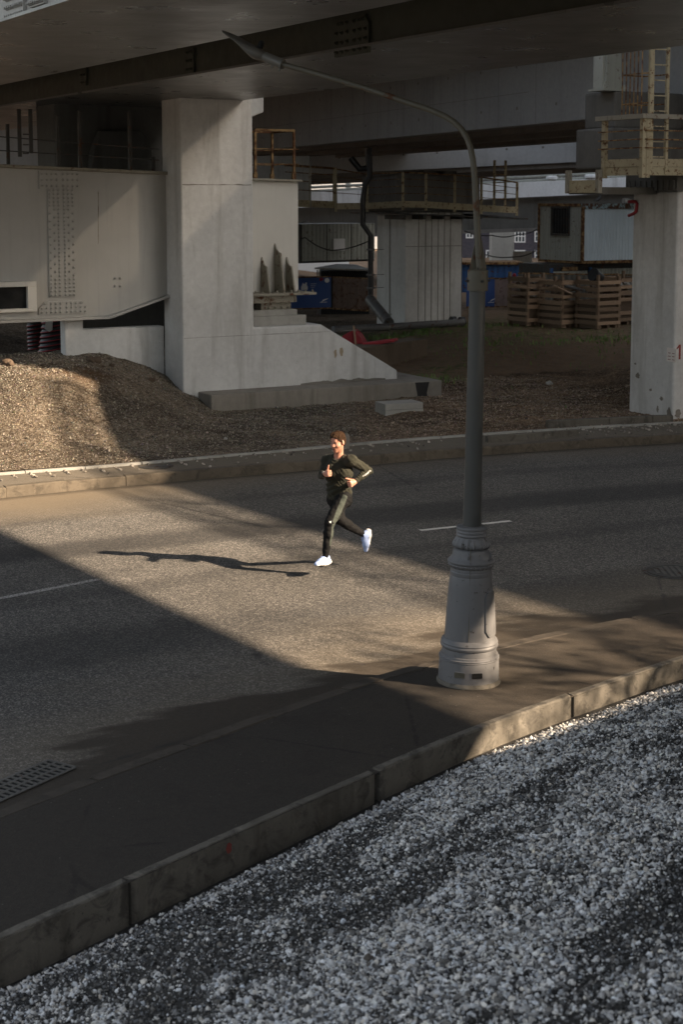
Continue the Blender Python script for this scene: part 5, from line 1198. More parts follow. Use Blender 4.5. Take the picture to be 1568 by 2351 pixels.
seg('leaf_ring',[(.142,zc(518)),(.158,zc(508)),(.171,zc(490)),(.174,zc(470)),(.166,zc(440)),(.154,zc(418)),(.146,zc(402)),(.140,zc(392))],bl,lambda a,z:.06*abs(math.sin(a*9))-.03+.03*math.sin(a*36)*(1 if z<zc(440) else .3),144)
seg('neck_ring',[(.140,zc(393)),(.137,zc(385)),(.143,zc(378)),(.147,zc(362)),(.141,zc(350)),(.139,zc(342)),(.146,zc(335)),(.147,zc(322)),(.140,zc(312)),(.138,zc(305)),(.146,zc(296)),(.148,zc(280)),(.141,zc(268)),(.10,zc(262)),(.088,zc(260))])
# ornament lugs on the bell
for ang in (-102,-22,58,138):
    a=R(ang);d=V2(math.cos(a),math.sin(a));t=V2(-d.y,d.x);mb=MB();c=LB+d*.176+UP*zc(592)
    mb.prism([c-t*.012-d*.02-UP*.04,c-t*.012+d*.018-UP*.015,c-t*.012+d*.026+UP*.02,c-t*.012-d*.02+UP*.05],t*.024);mb.build('lug',M['lamppaint'],lamp,bevel=.006)
# slots in the foot: flat patches, pocket shade put into the dark colour
for ang,dk_ in ((-112,0),(-79,1)):
    mb=MB();z=zc(1925);ra=.281
    def rp_(da,dz,r): a=R(ang+da);return LB+V2(math.cos(a)*r,math.sin(a)*r,z+dz)
    outer=[(-12,-.030),(-9,-.034),(9,-.034),(12,-.030),(12,.030),(9,.034),(-9,.034),(-12,.030)]
    rim=[rp_(a,dz,ra+.006) for a,dz in outer];rim2=[rp_(a*.86,dz*.76,ra+.0075) for a,dz in outer]
    k=len(rim);mb.add(rim+rim2,[(i,(i+1)%k,(i+1)%k+k,i+k) for i in range(k)]);mb.build('slot',M['lamppaint'],lamp,recalc=False)
    mb=MB();inn=[rp_(a*.86,dz*.76,ra+.0068) for a,dz in outer];mb.add(inn,[tuple(range(k))]);mb.build('slot_shade',M['lampdark'] if not dk_ else M['black'],lamp,recalc=False)
# inspection door on the shaft
mb=MB()
def shaft_r(z): return .232+(.197-.232)*(z-zc(1500))/(zc(850)-zc(1500))
outl=[(-24,1060),(-14,985),(14,985),(24,1060),(24,1440),(14,1515),(-14,1515),(-24,1440)]
dr=[];n_=10;A0=-33
cols=[]
for i in range(n_+1):
    a=-24+48*i/n_
    k=min(1,(24-abs(a))/10) ;yt=1060-75*k;yb=1440+75*k;cols.append((a,yt,yb))
vs=[];fs=[]
for off in (.016,-.01):
    for a,yt,yb in cols:
        for y in (yt,yb):
            z=zc(y);r=shaft_r(z)+off;vs.append(LB+V2(math.cos(R(A0+a))*r,math.sin(R(A0+a))*r,z))
m=2*(n_+1)
for i in range(n_): fs+=[(2*i,2*i+1,2*i+3,2*i+2),(m+2*i,m+2*i+2,m+2*i+3,m+2*i+1),(2*i,2*i+2,m+2*i+2,m+2*i),(2*i+1,m+2*i+1,m+2*i+3,2*i+3)]
fs+=[(0,m,m+1,1),(2*n_,2*n_+1,m+2*n_+1,m+2*n_)]
mb.add(vs,fs);mb.build('access_door',M['lamppaint'],lamp,bevel=.006)
mb=MB();sd=[]
for y in np.linspace(1545,400,20):
    z=zc(y);r=np.interp(z,[zc(1560),zc(830),zc(740),zc(650),zc(560),zc(400)],[.236,.192,.188,.222,.176,.148])+.0015;sd.append(LB+V2(math.cos(R(-97))*r,math.sin(R(-97))*r,z))
mb.tube(sd,.0035,5);mb.build('casting_seam',M['lampdark'],lamp)
zp=at(1100,660,LB.y).z-LB.z
seg('pole',[(.0875,zc(262)),(.0865,zc(200)),(.080,2.2),(.074,zp)],M['lamppole'],None,40)
zcol=at(1100,619,LB.y).z-LB.z
seg('collar',[(.078,zp-.03),(.094,zp-.028),(.095,zp-.01),(.094,zcol-.005),(.085,zcol),(.03,zcol+.001)],M['lampdark'],None,40)
for k in range(4):
    a=R(20+90*k);d=V2(math.cos(a),math.sin(a));c=LB+d*.093+UP*(zp+.06);mb=MB();mb.bolt(c,d,.014,.03);mb.build('bolt',M['darksteel'],lamp)
zfin=at(1100,545,LB.y).z-LB.z
for k in range(4):
    a=R(12+90*k);d=V2(math.cos(a),math.sin(a));t=V2(-d.y,d.x)*.005;mb=MB();c=LB-t
    mb.prism([c+d*.018+UP*(zcol+.002),c+d*.082+UP*(zcol+.002),c+d*.030+UP*(zfin-.02),c+d*.022+UP*zfin,c+d*.018+UP*zfin],t*2);mb.build('gusset_fin',M['lampdark'],lamp)
# arm: points measured in the photo, laid on a vertical plane that leans out over the road
AD=V2(-.86,.51).normalized()
def arm(u,v,o=0.):
    s,z=onpl(u,v,LB,AD);return LB+AD*s+UP*(z-LB.z)
apx=[(1101,614),(1097,540),(1093,450),(1090,400),(1086,365),(1081,340),(1072,316),(1060,297),(1043,280),(1020,266),(985,251),(930,233),(850,206),(760,179),(690,159),(643,146)]
ap=[]
# arm tube lies in the leaning-out plane; remove the small lamp tilt by working before rotation
Minv=Matrix.Rotation(R(.75),4,'Y').inverted()
def untilt(p): return LB+(Minv@(p-LB))
ap=[untilt(arm(u,v)) for u,v in apx]
rad=[.034-.010*min(1,i/4) for i in range(len(ap))];rad=[.030]*3+[.0275]*(len(ap)-3)
mb=MB();mb.tube(ap,rad,14);mb.build('arm',M['lampdark'],lamp,smooth=True)
h0,h1,h2,h3,h4=[untilt(arm(*q)) for q in ((650,148),(607,130),(585,118),(548,98),(509,75))]
mb=MB();mb.tube([h0,h1],[.05,.047],16);mb.tube([h0.lerp(h1,.2)-UP*.05,h0.lerp(h1,.2)-UP*.08],.01,6);mb.tube([h0.lerp(h1,.6)-UP*.05,h0.lerp(h1,.6)-UP*.08],.01,6);mb.build('arm_socket',M['lamphead'],lamp,smooth=True)
ax=(h4-h1).normalized();sd=ax.cross(UP).normalized();up_=sd.cross(ax)
prof=[(0,.035,.045,0),(.07,.075,.065,-.005),(.18,.105,.075,-.008),(.32,.12,.062,.0),(.46,.125,.04,.012),(.62,.12,.026,.02),(.8,.10,.02,.022),(.93,.06,.014,.02),(1,.012,.008,.018)]
Lh=(h4-h1).length;vs=[];m=18
for t,wd_,ht,of in prof:
    for j in range(m):
        a=2*math.pi*j/m;vs.append(h1+ax*(t*Lh)+sd*math.cos(a)*wd_+up_*(math.sin(a)*ht*.72*(1.0 if math.sin(a)>0 else 1.15)+of))
mb=MB();mb.add(vs,[(i*m+j,i*m+(j+1)%m,(i+1)*m+(j+1)%m,(i+1)*m+j) for i in range(len(prof)-1) for j in range(m)]+[tuple(range(m)),tuple(range((len(prof)-1)*m,len(prof)*m))])
hd=mb.build('lamp_head',M['lamphead'],lamp,smooth=True)
mb=MB();c=h1.lerp(h4,.16)+up_*.075;mb.tube([c-up_*.02,c+up_*.035,c+up_*.05],[.03,.03,.012],12);mb.build('light_sensor',M['black'],lamp,smooth=True)
# ------------------------------------------------------------------ street pieces
def disc_cover(name,c,r,label,cat,slots):
    t=thing(name,c,label,cat);mb=MB();mb.lathe(c+UP*.001,[(r,0),(r,.006),(r*.96,.008),(r*.88,.0082),(r*.87,.004),(r*.01,.004)],40);mb.build('cover',M['iron'],t,smooth=True)
    if slots:
        mb=MB();mb.lathe(c,[(r*1.16,0.001),(r*1.16,.005),(r*1.03,.005),(r*1.02,.001)],40,cap=False);mb.build('frame',M['iron'],t)
        mb=MB()
        for i in range(-3,4):
            for j in range(-3,4):
                if i*i+j*j<11: mb.box(c+V2(i*r*.22-.02,j*r*.22-.05,.0065),V2(.045,0),V2(0,.09),UP*.004)
        mb.build('tread',M['grateiron'],t)
    return t
disc_cover('manhole_cover',G(1550,1313,0)+UP*.003,.34,'round cast iron manhole cover in the road at the right edge','manhole cover',True)
disc_cover('manhole_cover',G(357,1071,.155)+UP*.006,.30,'dark round manhole cover on the far pavement','manhole cover',False)
c0_,c1_,c2_=G(172,1764,.0),G(107,1749,.0),G(31,1827,.0)
ge_=(c0_-c2_);gl=ge_.length*1.9;gx=-ge_.normalized();gw=(c1_-c0_).length;gy=(c1_-c0_).normalized();gy=(gy-gx*gy.dot(gx)).normalized()
gt=thing('drain_grate',c0_+gx*.4,'slotted iron drain grate in the gutter at the left edge','drain grate')
mb=MB();mb.box(c0_+UP*.002,gx*gl,gy*gw,UP*.002);mb.build('pit',M['black'],gt)  # flat black plate on the road, the pit's shade put into its colour
mb=MB();nb_=int(gl/.062)
for k in range(nb_+1): mb.box(c0_+gx*(gl*k/nb_-.014)+UP*.006,gx*.022,gy*gw,UP*.009)
for k in (0,.36,.70,1.): mb.box(c0_+gx*0+gy*(gw*k-.016)+UP*.0045,gx*gl,gy*.03,UP*.0085)
mb.build('bars',M['grateiron'],gt)
# small block, beam, red barrier, post
p=G(888,952,.24);mb=MB();e_=pe
q0,q1=G(885,951,.2),G(973,946,.2);ee=(q1-q0);nn=V2(-ee.y,ee.x).normalized();z_=yz(q0.x,q0.y)
cbk=thing('concrete_block',q0,'small grey concrete block lying in front of the plinth','block')
mb=MB();mb.box(V2(q0.x,q0.y,z_-.1),ee,nn*.55,UP*.21);mb.build('lower_course',M['concrete'],cbk,bevel=.012);mb=MB();mb.box(V2(q0.x,q0.y,z_+.113)+nn*.004,ee*.99,nn*.54,UP*.13);mb.build('upper_course',M['concrete'],cbk,bevel=.012)
q0,q1=at(882,838,40.2),at(981,830,42.0);q0.z=yz(q0.x,q0.y);ee=q1-q0;ee.z=0;zt_=at(860,795,39.8).z;nn=V2(-ee.y,ee.x).normalized()
mb=MB();mb.box(V2(q0.x,q0.y,q0.z-.1)-ee*.65,ee*1.65,nn*.6,UP*(zt_-q0.z+.1));tag(mb.build('concrete_beam',M['stained'],bevel=.02),'long stained concrete beam lying on soil behind the sloping pier base','beam')
rbz=thing('road_barrier',at(830,790,41),'broken red plastic road barrier lying behind the sloping pier base','barrier')
mb=MB();Yb=40.6;mb.prism([at(785,771,Yb),at(812,757,Yb),at(822,766,Yb),at(838,790,Yb),at(790,790,Yb)],V2(.1,.35,0));mb.build('upright_piece',M['redplastic'],rbz,bevel=.02)
mb=MB();mb.prism([at(830,788,Yb-.3),at(905,778,Yb-.3),at(907,785,Yb-.3),at(836,797,Yb-.3)],V2(.1,.35,0));mb.build('flat_piece',M['redplastic'],rbz,bevel=.02)
mb=MB();mb.bar(at(812,747,Yb-.1),at(817,792,Yb-.1),.05);tint_of(tag(mb.build('stake',M['wood']),'thin wooden stake standing in front of the red barrier','stake'))
p=G(796,1027,.2);p.z=yz(p.x,p.y);mb=MB();mb.box(p+V2(-.08,0,-.05),E1*.15,E2*.10,UP*.28);tag(mb.build('marker_post',M['plinth'],bevel=.006),'short grey concrete marker post behind the runner at the gravel edge','post')
# raised kerb beam at the right verge
qa=[G(1259,985,.17),G(1400,978,.17),G(1500,973,.17),G(1547,972,.17)]
mb=MB()
for a,b in zip(qa,qa[1:]):
    e=(b-a);nn=V2(-e.y,e.x).normalized();mb.box(a+e*.004-UP*.1,e*.992,nn*.14,UP*.26)
struct(mb.build('verge_kerb',M['kerb'],bevel=.012))
qa=[G(1120,1016,.16),G(1250,1007,.16),G(1330,1001,.16)];mb=MB()
for a,b in zip(qa,qa[1:]):
    e=(b-a);nn=V2(-e.y,e.x).normalized();mb.box(a+e*.004-UP*.05,e*.992,nn*.10,UP*.17)
struct(mb.build('ramp_kerb',M['kerb'],bevel=.01))
# unseen wall added right of the frame to shade the gravel bank
w0=V2(6.0,9.1);w1=w0+V2(.735,.678)*14;e=(w1-w0).normalized();nn=V2(-e.y,e.x)
mb=MB();mb.prism([V2(p.x,p.y,.2) for p in (w0,w1,w1-nn*.3,w0-nn*.3)],UP*3.27);tag(mb.build('added_shade_wall',M['concrete'],bevel=.02),'plain grey concrete wall added out of view on the gravel bank for shade','wall')
# unseen tree added right of the frame to thin the sun on the pavement
tr=thing('added_shade_tree',V2(11.2,11.2,.1),'added leafy tree, out of view on the gravel bank, shading the pavement','tree')
mb=MB();tb_=V2(11.2,11.2,.1);mb.tube([tb_,tb_+UP*1.6+V2(.05,.02),tb_+UP*3.2+V2(.0,.06),tb_+UP*5.4],[.11,.09,.07,.02],9)
rnd=random.Random(5);tips=[]
for k in range(16):
    a=k*2.4;z0_=2.6+.17*k;L=rnd.uniform(1.3,2.2);p0_=tb_+UP*z0_;p1_=p0_+V2(math.cos(a)*L*.55,math.sin(a)*L*.55,.35*L);p2_=p0_+V2(math.cos(a)*L,math.sin(a)*L,.45*L);mb.tube([p0_,p1_,p2_],[.04,.025,.008],6);tips+=[p0_.lerp(p1_,.6),p1_,p1_.lerp(p2_,.5),p2_]
mb.build('trunk',M['plinth'],tr,smooth=True)
vs=[];fs=[];ti=[]
for c in tips:
    for k in range(62):
        p=c+V2(rnd.gauss(0,.32),rnd.gauss(0,.32),rnd.gauss(0,.26));d=V2(rnd.gauss(0,1),rnd.gauss(0,1),rnd.gauss(-.2,.5)).normalized();s=d.orthogonal().normalized();L=rnd.uniform(.07,.13);o=len(vs)
        vs+=[p,p+d*L*.5+s*L*.3,p+d*L,p+d*L*.5-s*L*.3];fs.append((o,o+1,o+2,o+3));ti+=[rnd.choice([(.05,.085,.02),(.06,.10,.03),(.04,.07,.02)])]*4
lo_=np_mesh('crown',np.array([tuple(v) for v in vs]),np.array(fs),M['weed'],np.array(ti),loc=tuple(tb_));lo_.parent=tr;lo_.location=(0,0,0)
# ribbed hoses
def coil(c,r0,r1,h,n,label,lean,tilt=0.):
    t=thing('ribbed_hose',c,label,'hose');m=MB();m2=MB();k=n*6;pr=[]
    for i in range(k+1):
        f=i/k;ph=(i%6)/6
        pr.append(((r0+(r1-r0)*f)*(1+.045*math.sin(ph*2*math.pi)),h*f))
    def shear(vs): return [(x+lean.x*(z-c.z)+tilt*0,y+lean.y*(z-c.z),z+.16*(x-c.x)) for x,y,z in vs]
    m.lathe(c,pr,30);m.v=shear(m.v);m.build('tube',M['blackpipe'],t,smooth='all')
    for i in range(n):
        f=(i+.25)/n;r=(r0+(r1-r0)*f)*1.048;m2=MB();zz=h*f;w_=h/n*.13
        m2.lathe(c,[(r-.012,zz-w_),(r+.006,zz-w_*.6),(r+.006,zz+w_*.6),(r-.012,zz+w_)],30,cap=False);m2.v=shear(m2.v);m2.build('red_band',M['redplastic'],t,smooth='all')
    return t
hc=at(117,832,34.2);hz=hc.z
hs=coil(V2(hc.x,hc.y,hz-.15),.33,.26,1.35,13,'thick black ribbed hose with red bands standing beside the pier wing wall',V2(.09,.0))
mb=MB();q=at(108,744,34.2-.33);mb.prism([at(105,733,33.84),at(120,733,33.84),at(119,758,33.86),at(112,762,33.86),at(101,755,33.86)],V2(0,.02,0));mb.build('label_sheet',M['bag'],hs)
hc=at(79,792,35.6);coil(V2(hc.x,hc.y,hc.z-.1),.16,.17,.62,7,'smaller black ribbed hose with red bands at far left behind the girder',V2(0,0))
hc=at(359,735,36.2);coil(V2(hc.x,hc.y,hc.z-.2),.28,.28,1.2,10,'black ribbed hose with red bands glimpsed between girder and pier column',V2(0,0))
# rocks
for k,(u,v,Y,r,l,mt) in enumerate(((213,831,31.6,.13,'brown soil clod on top of the gravel mound near the wing wall','clod'),(347,849,32.2,.07,'small dark clod on the gravel mound beside the pier column','clod'),(20,846,30.6,.12,'dark soil lump at the left edge of the gravel mound','clod'),(255,833,31.7,.06,'tiny clod just right of the largest clod on the mound','clod'),(1480,1664,13.2,.12,'dark grey rock half sunk in the pale gravel bank','rock'),(847,2192,7.4,.022,'dark brown stone on the gravel bank near the bottom','rock'),(1262,862,37,.08,'pale stone lying on the dark soil slope','lightstone'),(517,964,30.5,.03,'single white pebble on the gravel mound','lightstone'),(930,880,39.5,.02,'small stone on the plinth behind','lightstone'))):
    if k in(8,):continue
    p=at(u,v,Y)
    if k==4:
        p=G(1480,1668,.06)
    if k<4 or k in(6,): p.z=yz(p.x,p.y)+r*.25
    if k==7: p=G(517,964,.55);p.z=yz(p.x,p.y)+.03
    if k==5:
        p=G(847,2198,.80)
    mb=MB();mb.rock(p,r,k+2,0,.72,3);tag(mb.build('rock' if mt!='clod' else 'soil_clod',M[mt]),l,'rock' if mt!='clod' else 'soil clod')
lt=thing('lighter',G(1272,1848,.42),'tiny orange and white lighter lying on the gravel bank','lighter')
p=G(1270,1848,.42);mb=MB();mb.box(p,V2(.035,.02,0),V2(-.008,.014,0),UP*.018);mb.build('body',paint('orange_plastic',(.85,.12,.01),.05,.4),lt);mb=MB();mb.box(p+V2(.036,.0206,0),V2(.022,.012,0),V2(-.008,.014,0),UP*.018);mb.build('cap',M['white'],lt)
# red paint mark on the near kerb
i_=np.argmin(np.hypot(near_back[:,0]+.87,near_back[:,1]-10.5));tt=near_back[i_+1]-near_back[i_-1];tt=V2(*(tt/np.linalg.norm(tt)));no_=V2(tt.y,-tt.x);c=G(521,1947,.05);pp=V2(*near_back[i_],0)
c=pp+tt*(c-pp).dot(tt)
mb=MB();mb.prism([c+no_*.0+tt*(.03*math.cos(a)*random.uniform(.7,1.2))+UP*(.055+.04*math.sin(a)) for a in np.linspace(0,6.28,13)[:-1]],no_*.002);struct(mb.build('kerb_paint_mark',M['redpaint']))
# ------------------------------------------------------------------ runner: implicit surfaces meshed with surface nets
def smin(a,b,k):
    h=np.clip(.5+.5*(b-a)/k,0,1);return b*(1-h)+a*h-k*h*(1-h)
class Field:
    def __init__(s,lo,hi,h):
        s.lo=np.array(lo,float);s.h=h;s.n=np.ceil((np.array(hi)-s.lo)/h).astype(int)+1;s.F=np.full(s.n,.2,np.float32)
    def _reg(s,lo,hi):
        a=np.clip(np.floor((lo-s.lo)/s.h).astype(int),0,s.n);b=np.clip(np.ceil((hi-s.lo)/s.h).astype(int)+1,0,s.n)
        sl=tuple(slice(x,y) for x,y in zip(a,b))
        g=np.meshgrid(*[s.lo[i]+s.h*np.arange(a[i],b[i]) for i in range(3)],indexing='ij');return sl,g
    def put(s,sl,d,k,sub=False):
        if sub: s.F[sl]=-smin(-s.F[sl],d,k)
        else: s.F[sl]=smin(s.F[sl],d.astype(np.float32),k)
    def cap(s,a,b,ra,rb,k=.02,L=None,fl=1.,sub=False):   # tapered capsule; L = axis along which it is widened by fl
        a=np.array(a,float);b=np.array(b,float);m=max(ra,rb)*max(1,fl)+k+2*s.h
        sl,(X,Y,Z)=s._reg(np.minimum(a,b)-m,np.maximum(a,b)+m)
        if X.size==0:return
        d=b-a;P=np.stack([X-a[0],Y-a[1],Z-a[2]],-1);t=np.clip(P@d/max(d@d,1e-9),0,1);w=P-t[...,None]*d
        r=ra+(rb-ra)*t
        if L is None: dist=np.linalg.norm(w,axis=-1)-r
        else:
            L=np.array(L,float);L/=np.linalg.norm(L);wl=w@L;rest=np.sqrt(np.maximum((w*w).sum(-1)-wl*wl,0));dist=(np.sqrt((wl/(r*fl))**2+(rest/r)**2)-1)*r
        s.put(sl,dist,k,sub)
    def ell(s,c,ax,rad,k=.02,sub=False):
        c=np.array(c,float);m=max(rad)+k+2*s.h;sl,(X,Y,Z)=s._reg(c-m,c+m)
        if X.size==0:return
        P=np.stack([X-c[0],Y-c[1],Z-c[2]],-1);q=np.stack([P@np.array(a_) for a_ in ax],-1)/np.array(rad)
        s.put(sl,(np.linalg.norm(q,axis=-1)-1)*min(rad),k,sub)
    def mesh(s):
        F=s.F;I=F<0;c=np.zeros(np.array(F.shape)-1,np.uint8);off=[(i,j,k) for i in(0,1) for j in(0,1) for k in(0,1)]
        def S(A,o): return A[o[0]:A.shape[0]-1+o[0],o[1]:A.shape[1]-1+o[1],o[2]:A.shape[2]-1+o[2]]
        for o in off:c+=S(I,o)
        act=(c>0)&(c<8);ix=np.argwhere(act);n=len(ix);idx=np.full(act.shape,-1,np.int64);idx[act]=np.arange(n)
        acc=np.zeros((n,3));cnt=np.zeros(n)
        val={o:F[ix[:,0]+o[0],ix[:,1]+o[1],ix[:,2]+o[2]] for o in off}
        for o in off:
            for ax in range(3):
                if o[ax]==0:
                    p=list(o);p[ax]=1;p=tuple(p);va,vb=val[o],val[p];m=(va<0)!=(vb<0);t=np.where(m,va/np.where(m,va-vb,1),0)
                    pt=np.tile(np.array(o,float),(n,1));pt[:,ax]=t;acc+=pt*m[:,None];cnt+=m
        V_=s.lo+s.h*(ix+acc/cnt[:,None]);fs=[]
        for ax in range(3):
            b,c2=[(1,2),(2,0),(0,1)][ax]
            A=np.take(I,range(0,I.shape[ax]-1),ax);B=np.take(I,range(1,I.shape[ax]),ax);e=np.argwhere(A!=B)
            sg=A[tuple(e.T)]
            ok=(e[:,b]>0)&(e[:,c2]>0)&(e[:,b]<act.shape[b])&(e[:,c2]<act.shape[c2]);e=e[ok];sg=sg[ok]
            def at_(db,dc): q=e.copy();q[:,b]-=db;q[:,c2]-=dc;return idx[tuple(q.T)]
            Q=np.stack([at_(1,1),at_(0,1),at_(0,0),at_(1,0)],-1);Q[~sg]=Q[~sg][:,::-1];fs.append(Q)
        return V_,np.concatenate(fs)
def J(cx,cy,Y): p=at(704.4+.15625*cx,967.7+.15625*cy,Y);return np.array(p)
nrm=lambda v:np.array(v)/np.linalg.norm(v)
FW=nrm((-.62,-.78,0.));LF=nrm((.78,-.62,0.));UPn=np.array((0,0,1.))
CH=nrm((-.30,-.95,0));CL=nrm((.95,-.30,0))                 # chest is turned towards the camera
pelvis=J(480,1120,19.22);waist=J(478,980,19.20);chest=J(470,740,19.17);collar=J(475,560,19.17);neck=J(468,500,19.16)
Lsh=J(655,570,19.05);Rsh=J(300,570,19.27);Lel=J(910,722,19.20);Lwr=J(712,882,19.0);Rel=J(222,792,19.14);Rwr=J(262,775,18.93)
Lhip=J(545,1130,19.13);Rhip=J(410,1130,19.30);Lkn=J(336,1482,18.92);Lan=J(272,1986,18.93);Rkn=J(490,1445,19.10);Ran=J(822,1650,19.40)
hc_=J(452,300,19.09);HF=nrm((-.60,-.80,-.16));HL=nrm(np.cross(UPn,HF));HU=np.cross(HF,HL)
man=thing('person',V2(*pelvis[:2],0.),'man running in a dark olive long sleeved top, black trousers and pale blue running shoes','person')
man.location.z=0;WL[man]=V2(pelvis[0],pelvis[1],0)
def mk(name,VF,mat,parent=man,tint=None,fmat=None,smooth=True):
    v,f=VF;o=np_mesh(name,v,f,mat,tint,loc=tuple(WL[parent]),smooth=smooth)
    o.parent=parent;o.location=(0,0,0);WL[o]=WL[parent]
    if fmat is not None:o.data.polygons.foreach_set('material_index',fmat.astype(np.int32))
    return o
# ---- body (one continuous mesh; most of it is under the clothes)
lo=np.minimum.reduce([Lsh,Rsh,Lan,Ran,Rwr,Lel,hc_])-.22;hi=np.maximum.reduce([Lsh,Rsh,Lan,Ran,Lel,hc_])+.22
B=Field(lo,hi,.0052)
B.cap(pelvis,waist,.085,.08,.03,CL,1.45);B.cap(waist,chest,.08,.095,.03,CL,1.45);B.cap(chest,collar,.095,.07,.03,CL,1.5)
for a,b,c_,r in ((Lsh,Lel,Lwr,1),(Rsh,Rel,Rwr,1)): B.cap(a,b,.045,.036,.03);B.cap(b,c_,.036,.026,.02)
B.cap(collar,Lsh,.05,.045,.03);B.cap(collar,Rsh,.05,.045,.03)
for a,b,c_ in ((Lhip,Lkn,Lan),(Rhip,Rkn,Ran)): B.cap(a,b,.07,.046,.03);B.cap(b,b*.65+c_*.35,.046,.046,.02);B.cap(b*.65+c_*.35,c_,.046,.032,.02)
B.cap(neck-UPn*.03,hc_-HU*.06-HF*.02,.058,.052,.02)
hp=lambda f,l,u:hc_+HF*f+HL*l+HU*u
ax=(HF,HL,HU)
B.ell(hp(-.008,0,.028),ax,(.096,.075,.094),.02);B.ell(hp(.022,0,-.045),ax,(.070,.058,.078),.03)
B.cap(hp(.062,0,-.100),hp(.058,0,-.088),.024,.028,.02);B.cap(hp(.072,0,.012),hp(.098,0,-.028),.010,.014,.012);B.ell(hp(.088,.012,-.032),ax,(.012,.009,.008),.006);B.ell(hp(.088,-.012,-.032),ax,(.012,.009,.008),.006)
B.cap(hp(.078,.032,.020),hp(.080,.016,.016),.010,.009,.012);B.cap(hp(.078,-.032,.020),hp(.080,-.016,.016),.010,.009,.012)
for s_ in (1,-1):
    B.ell(hp(.090,s_*.032,.001),ax,(.014,.016,.009),.008,sub=True);B.ell(hp(.068,s_*.031,.001),ax,(.014,.013,.011),.004)
    B.ell(hp(.050,s_*.042,-.03),ax,(.025,.02,.022),.02)
    B.ell(hp(-.012,s_*.078,-.004),ax,(.020,.009,.032),.006)
B.cap(hp(.082,.016,-.066),hp(.082,-.016,-.066),.0075,.0075,.006);B.cap(hp(.080,.013,-.076),hp(.080,-.013,-.076),.0085,.0085,.006)
def hand(F,wr,pdir,kn,thumb,s=1.):
    # pdir: wrist->knuckles, kn: across the knuckles (index side first), palm normal points to the curled side
    pdir=nrm(pdir);kn=nrm(kn-pdir*np.dot(kn,pdir));pl=np.cross(pdir,kn)*s
    F.cap(wr-pdir*.03,wr+pdir*.035,.026,.026,.012,kn,1.1);F.cap(wr+pdir*.03,wr+pdir*.075,.020,.018,.012,kn,1.9)
    for i,(o,l) in enumerate(((.030,.9),(.010,1.),(-.011,.94),(-.030,.78))):
        k0=wr+pdir*.085+kn*o;k1=k0+(pdir*.45+pl*.9)*.034*l;k2=k1+(-pdir*.75+pl*.55)*.026*l;k3=k2+(-pdir*.7-pl*.6)*.018*l
        F.cap(k0-pdir*.02,k0,.0105,.0112,.004);F.cap(k0,k1,.011,.0102,.0025);F.cap(k1,k2,.0102,.0094,.0025);F.cap(k2,k3,.0094,.0085,.0025)
    t0=wr+pdir*.025+kn*.026+pl*.008;thumb=nrm(thumb);t1=wr+pdir*.055+kn*.046+pl*.018;t2=t1+thumb*.034;t3=t2+nrm(thumb+pdir*.25)*.026
    F.cap(t0,t1,.017,.013,.01);F.cap(t1,t2,.0125,.011,.003);F.cap(t2,t3,.011,.0085,.003)
hand(B,Rwr,J(330,762,18.84)-Rwr,np.array((0.05,-.1,1.)),np.array((.15,-.1,1.)),-1.)
hand(B,Lwr,J(635,925,18.93)-Lwr,np.array((-.55,-.35,.8)),np.array((-.9,-.2,.35)),1.)
bv,bf=B.mesh()
q=(bv-hc_)@np.stack([HF,HL,HU],1)
tint=np.tile(np.array([.50,.235,.165]),(len(bv),1))
ishead=(q[:,2]>-.16)&(np.abs(q[:,1])<.12)&(np.abs(q[:,0])<.14)
def paintm(m,c,a=1.): tint[m]=tint[m]*(1-a)+np.array(c)*a
paintm(ishead&(q[:,2]<-.035)&(q[:,0]>-.02)&(q[:,2]>-.135)&~((np.abs(q[:,1])<.012)&(q[:,2]>-.055)),(.20,.10,.06),.45)
paintm(ishead&(q[:,0]>.078)&(np.abs(q[:,1])<.024)&(q[:,2]<-.060)&(q[:,2]>-.083),(.36,.10,.08),.7)
paintm(ishead&(q[:,0]>.076)&(np.abs(q[:,1])<.020)&(np.abs(q[:,2]+.0705)<.0035),(.08,.03,.025),.9)
paintm(ishead&(q[:,0]>.05)&(np.abs(np.abs(q[:,1])-.031)<.017)&(np.abs(q[:,2]-.0235)<.0055),(.07,.04,.025),.85)
paintm(ishead&(q[:,0]>.05)&(np.abs(np.abs(q[:,1])-.031)<.013)&(np.abs(q[:,2]-.001)<.0065),(.42,.36,.33),.8)
paintm(ishead&(q[:,0]>.05)&(np.abs(np.abs(q[:,1])-.031)<.0055)&(np.abs(q[:,2]-.001)<.0065),(.03,.022,.02),1.)
paintm(ishead&(q[:,0]>.05)&(np.abs(np.abs(q[:,1])-.031)<.014)&(np.abs(q[:,2]-.0085)<.0025),(.05,.03,.022),.8)
body=mk('body',(bv,bf),M['skin'],man,tint)
# ---- hair
Hf=Field(hc_-.16,hc_+.17,.0042)
Hf.ell(hp(-.014,0,.040),ax,(.106,.084,.092),.01);Hf.ell(hp(.02,0,.088),ax,(.078,.066,.042),.02);Hf.ell(hp(-.055,0,-.005),ax,(.062,.076,.075),.02)
Hf.ell(hp(.088,0,-.022),ax,(.075,.10,.098),.008,sub=True);Hf.ell(hp(.02,0,-.125),ax,(.13,.12,.075),.01,sub=True)
for s_ in (1,-1): Hf.ell(hp(.040,s_*.09,-.015),ax,(.036,.03,.060),.006,sub=True);Hf.cap(hp(.012,s_*.070,.03),hp(.014,s_*.070,-.018),.014,.009,.01)
hv,hf_=Hf.mesh();nn_=np.array([mnoise.noise(V(p*26))*.010+mnoise.noise(V((p[0]*70,p[1]*70,p[2]*26)))*.010 for p in hv]);dirs=hv-hc_;dirs/=np.linalg.norm(dirs,axis=1)[:,None];hv=hv+dirs*nn_[:,None]
mk('hair',(hv,hf_),M['hair'])
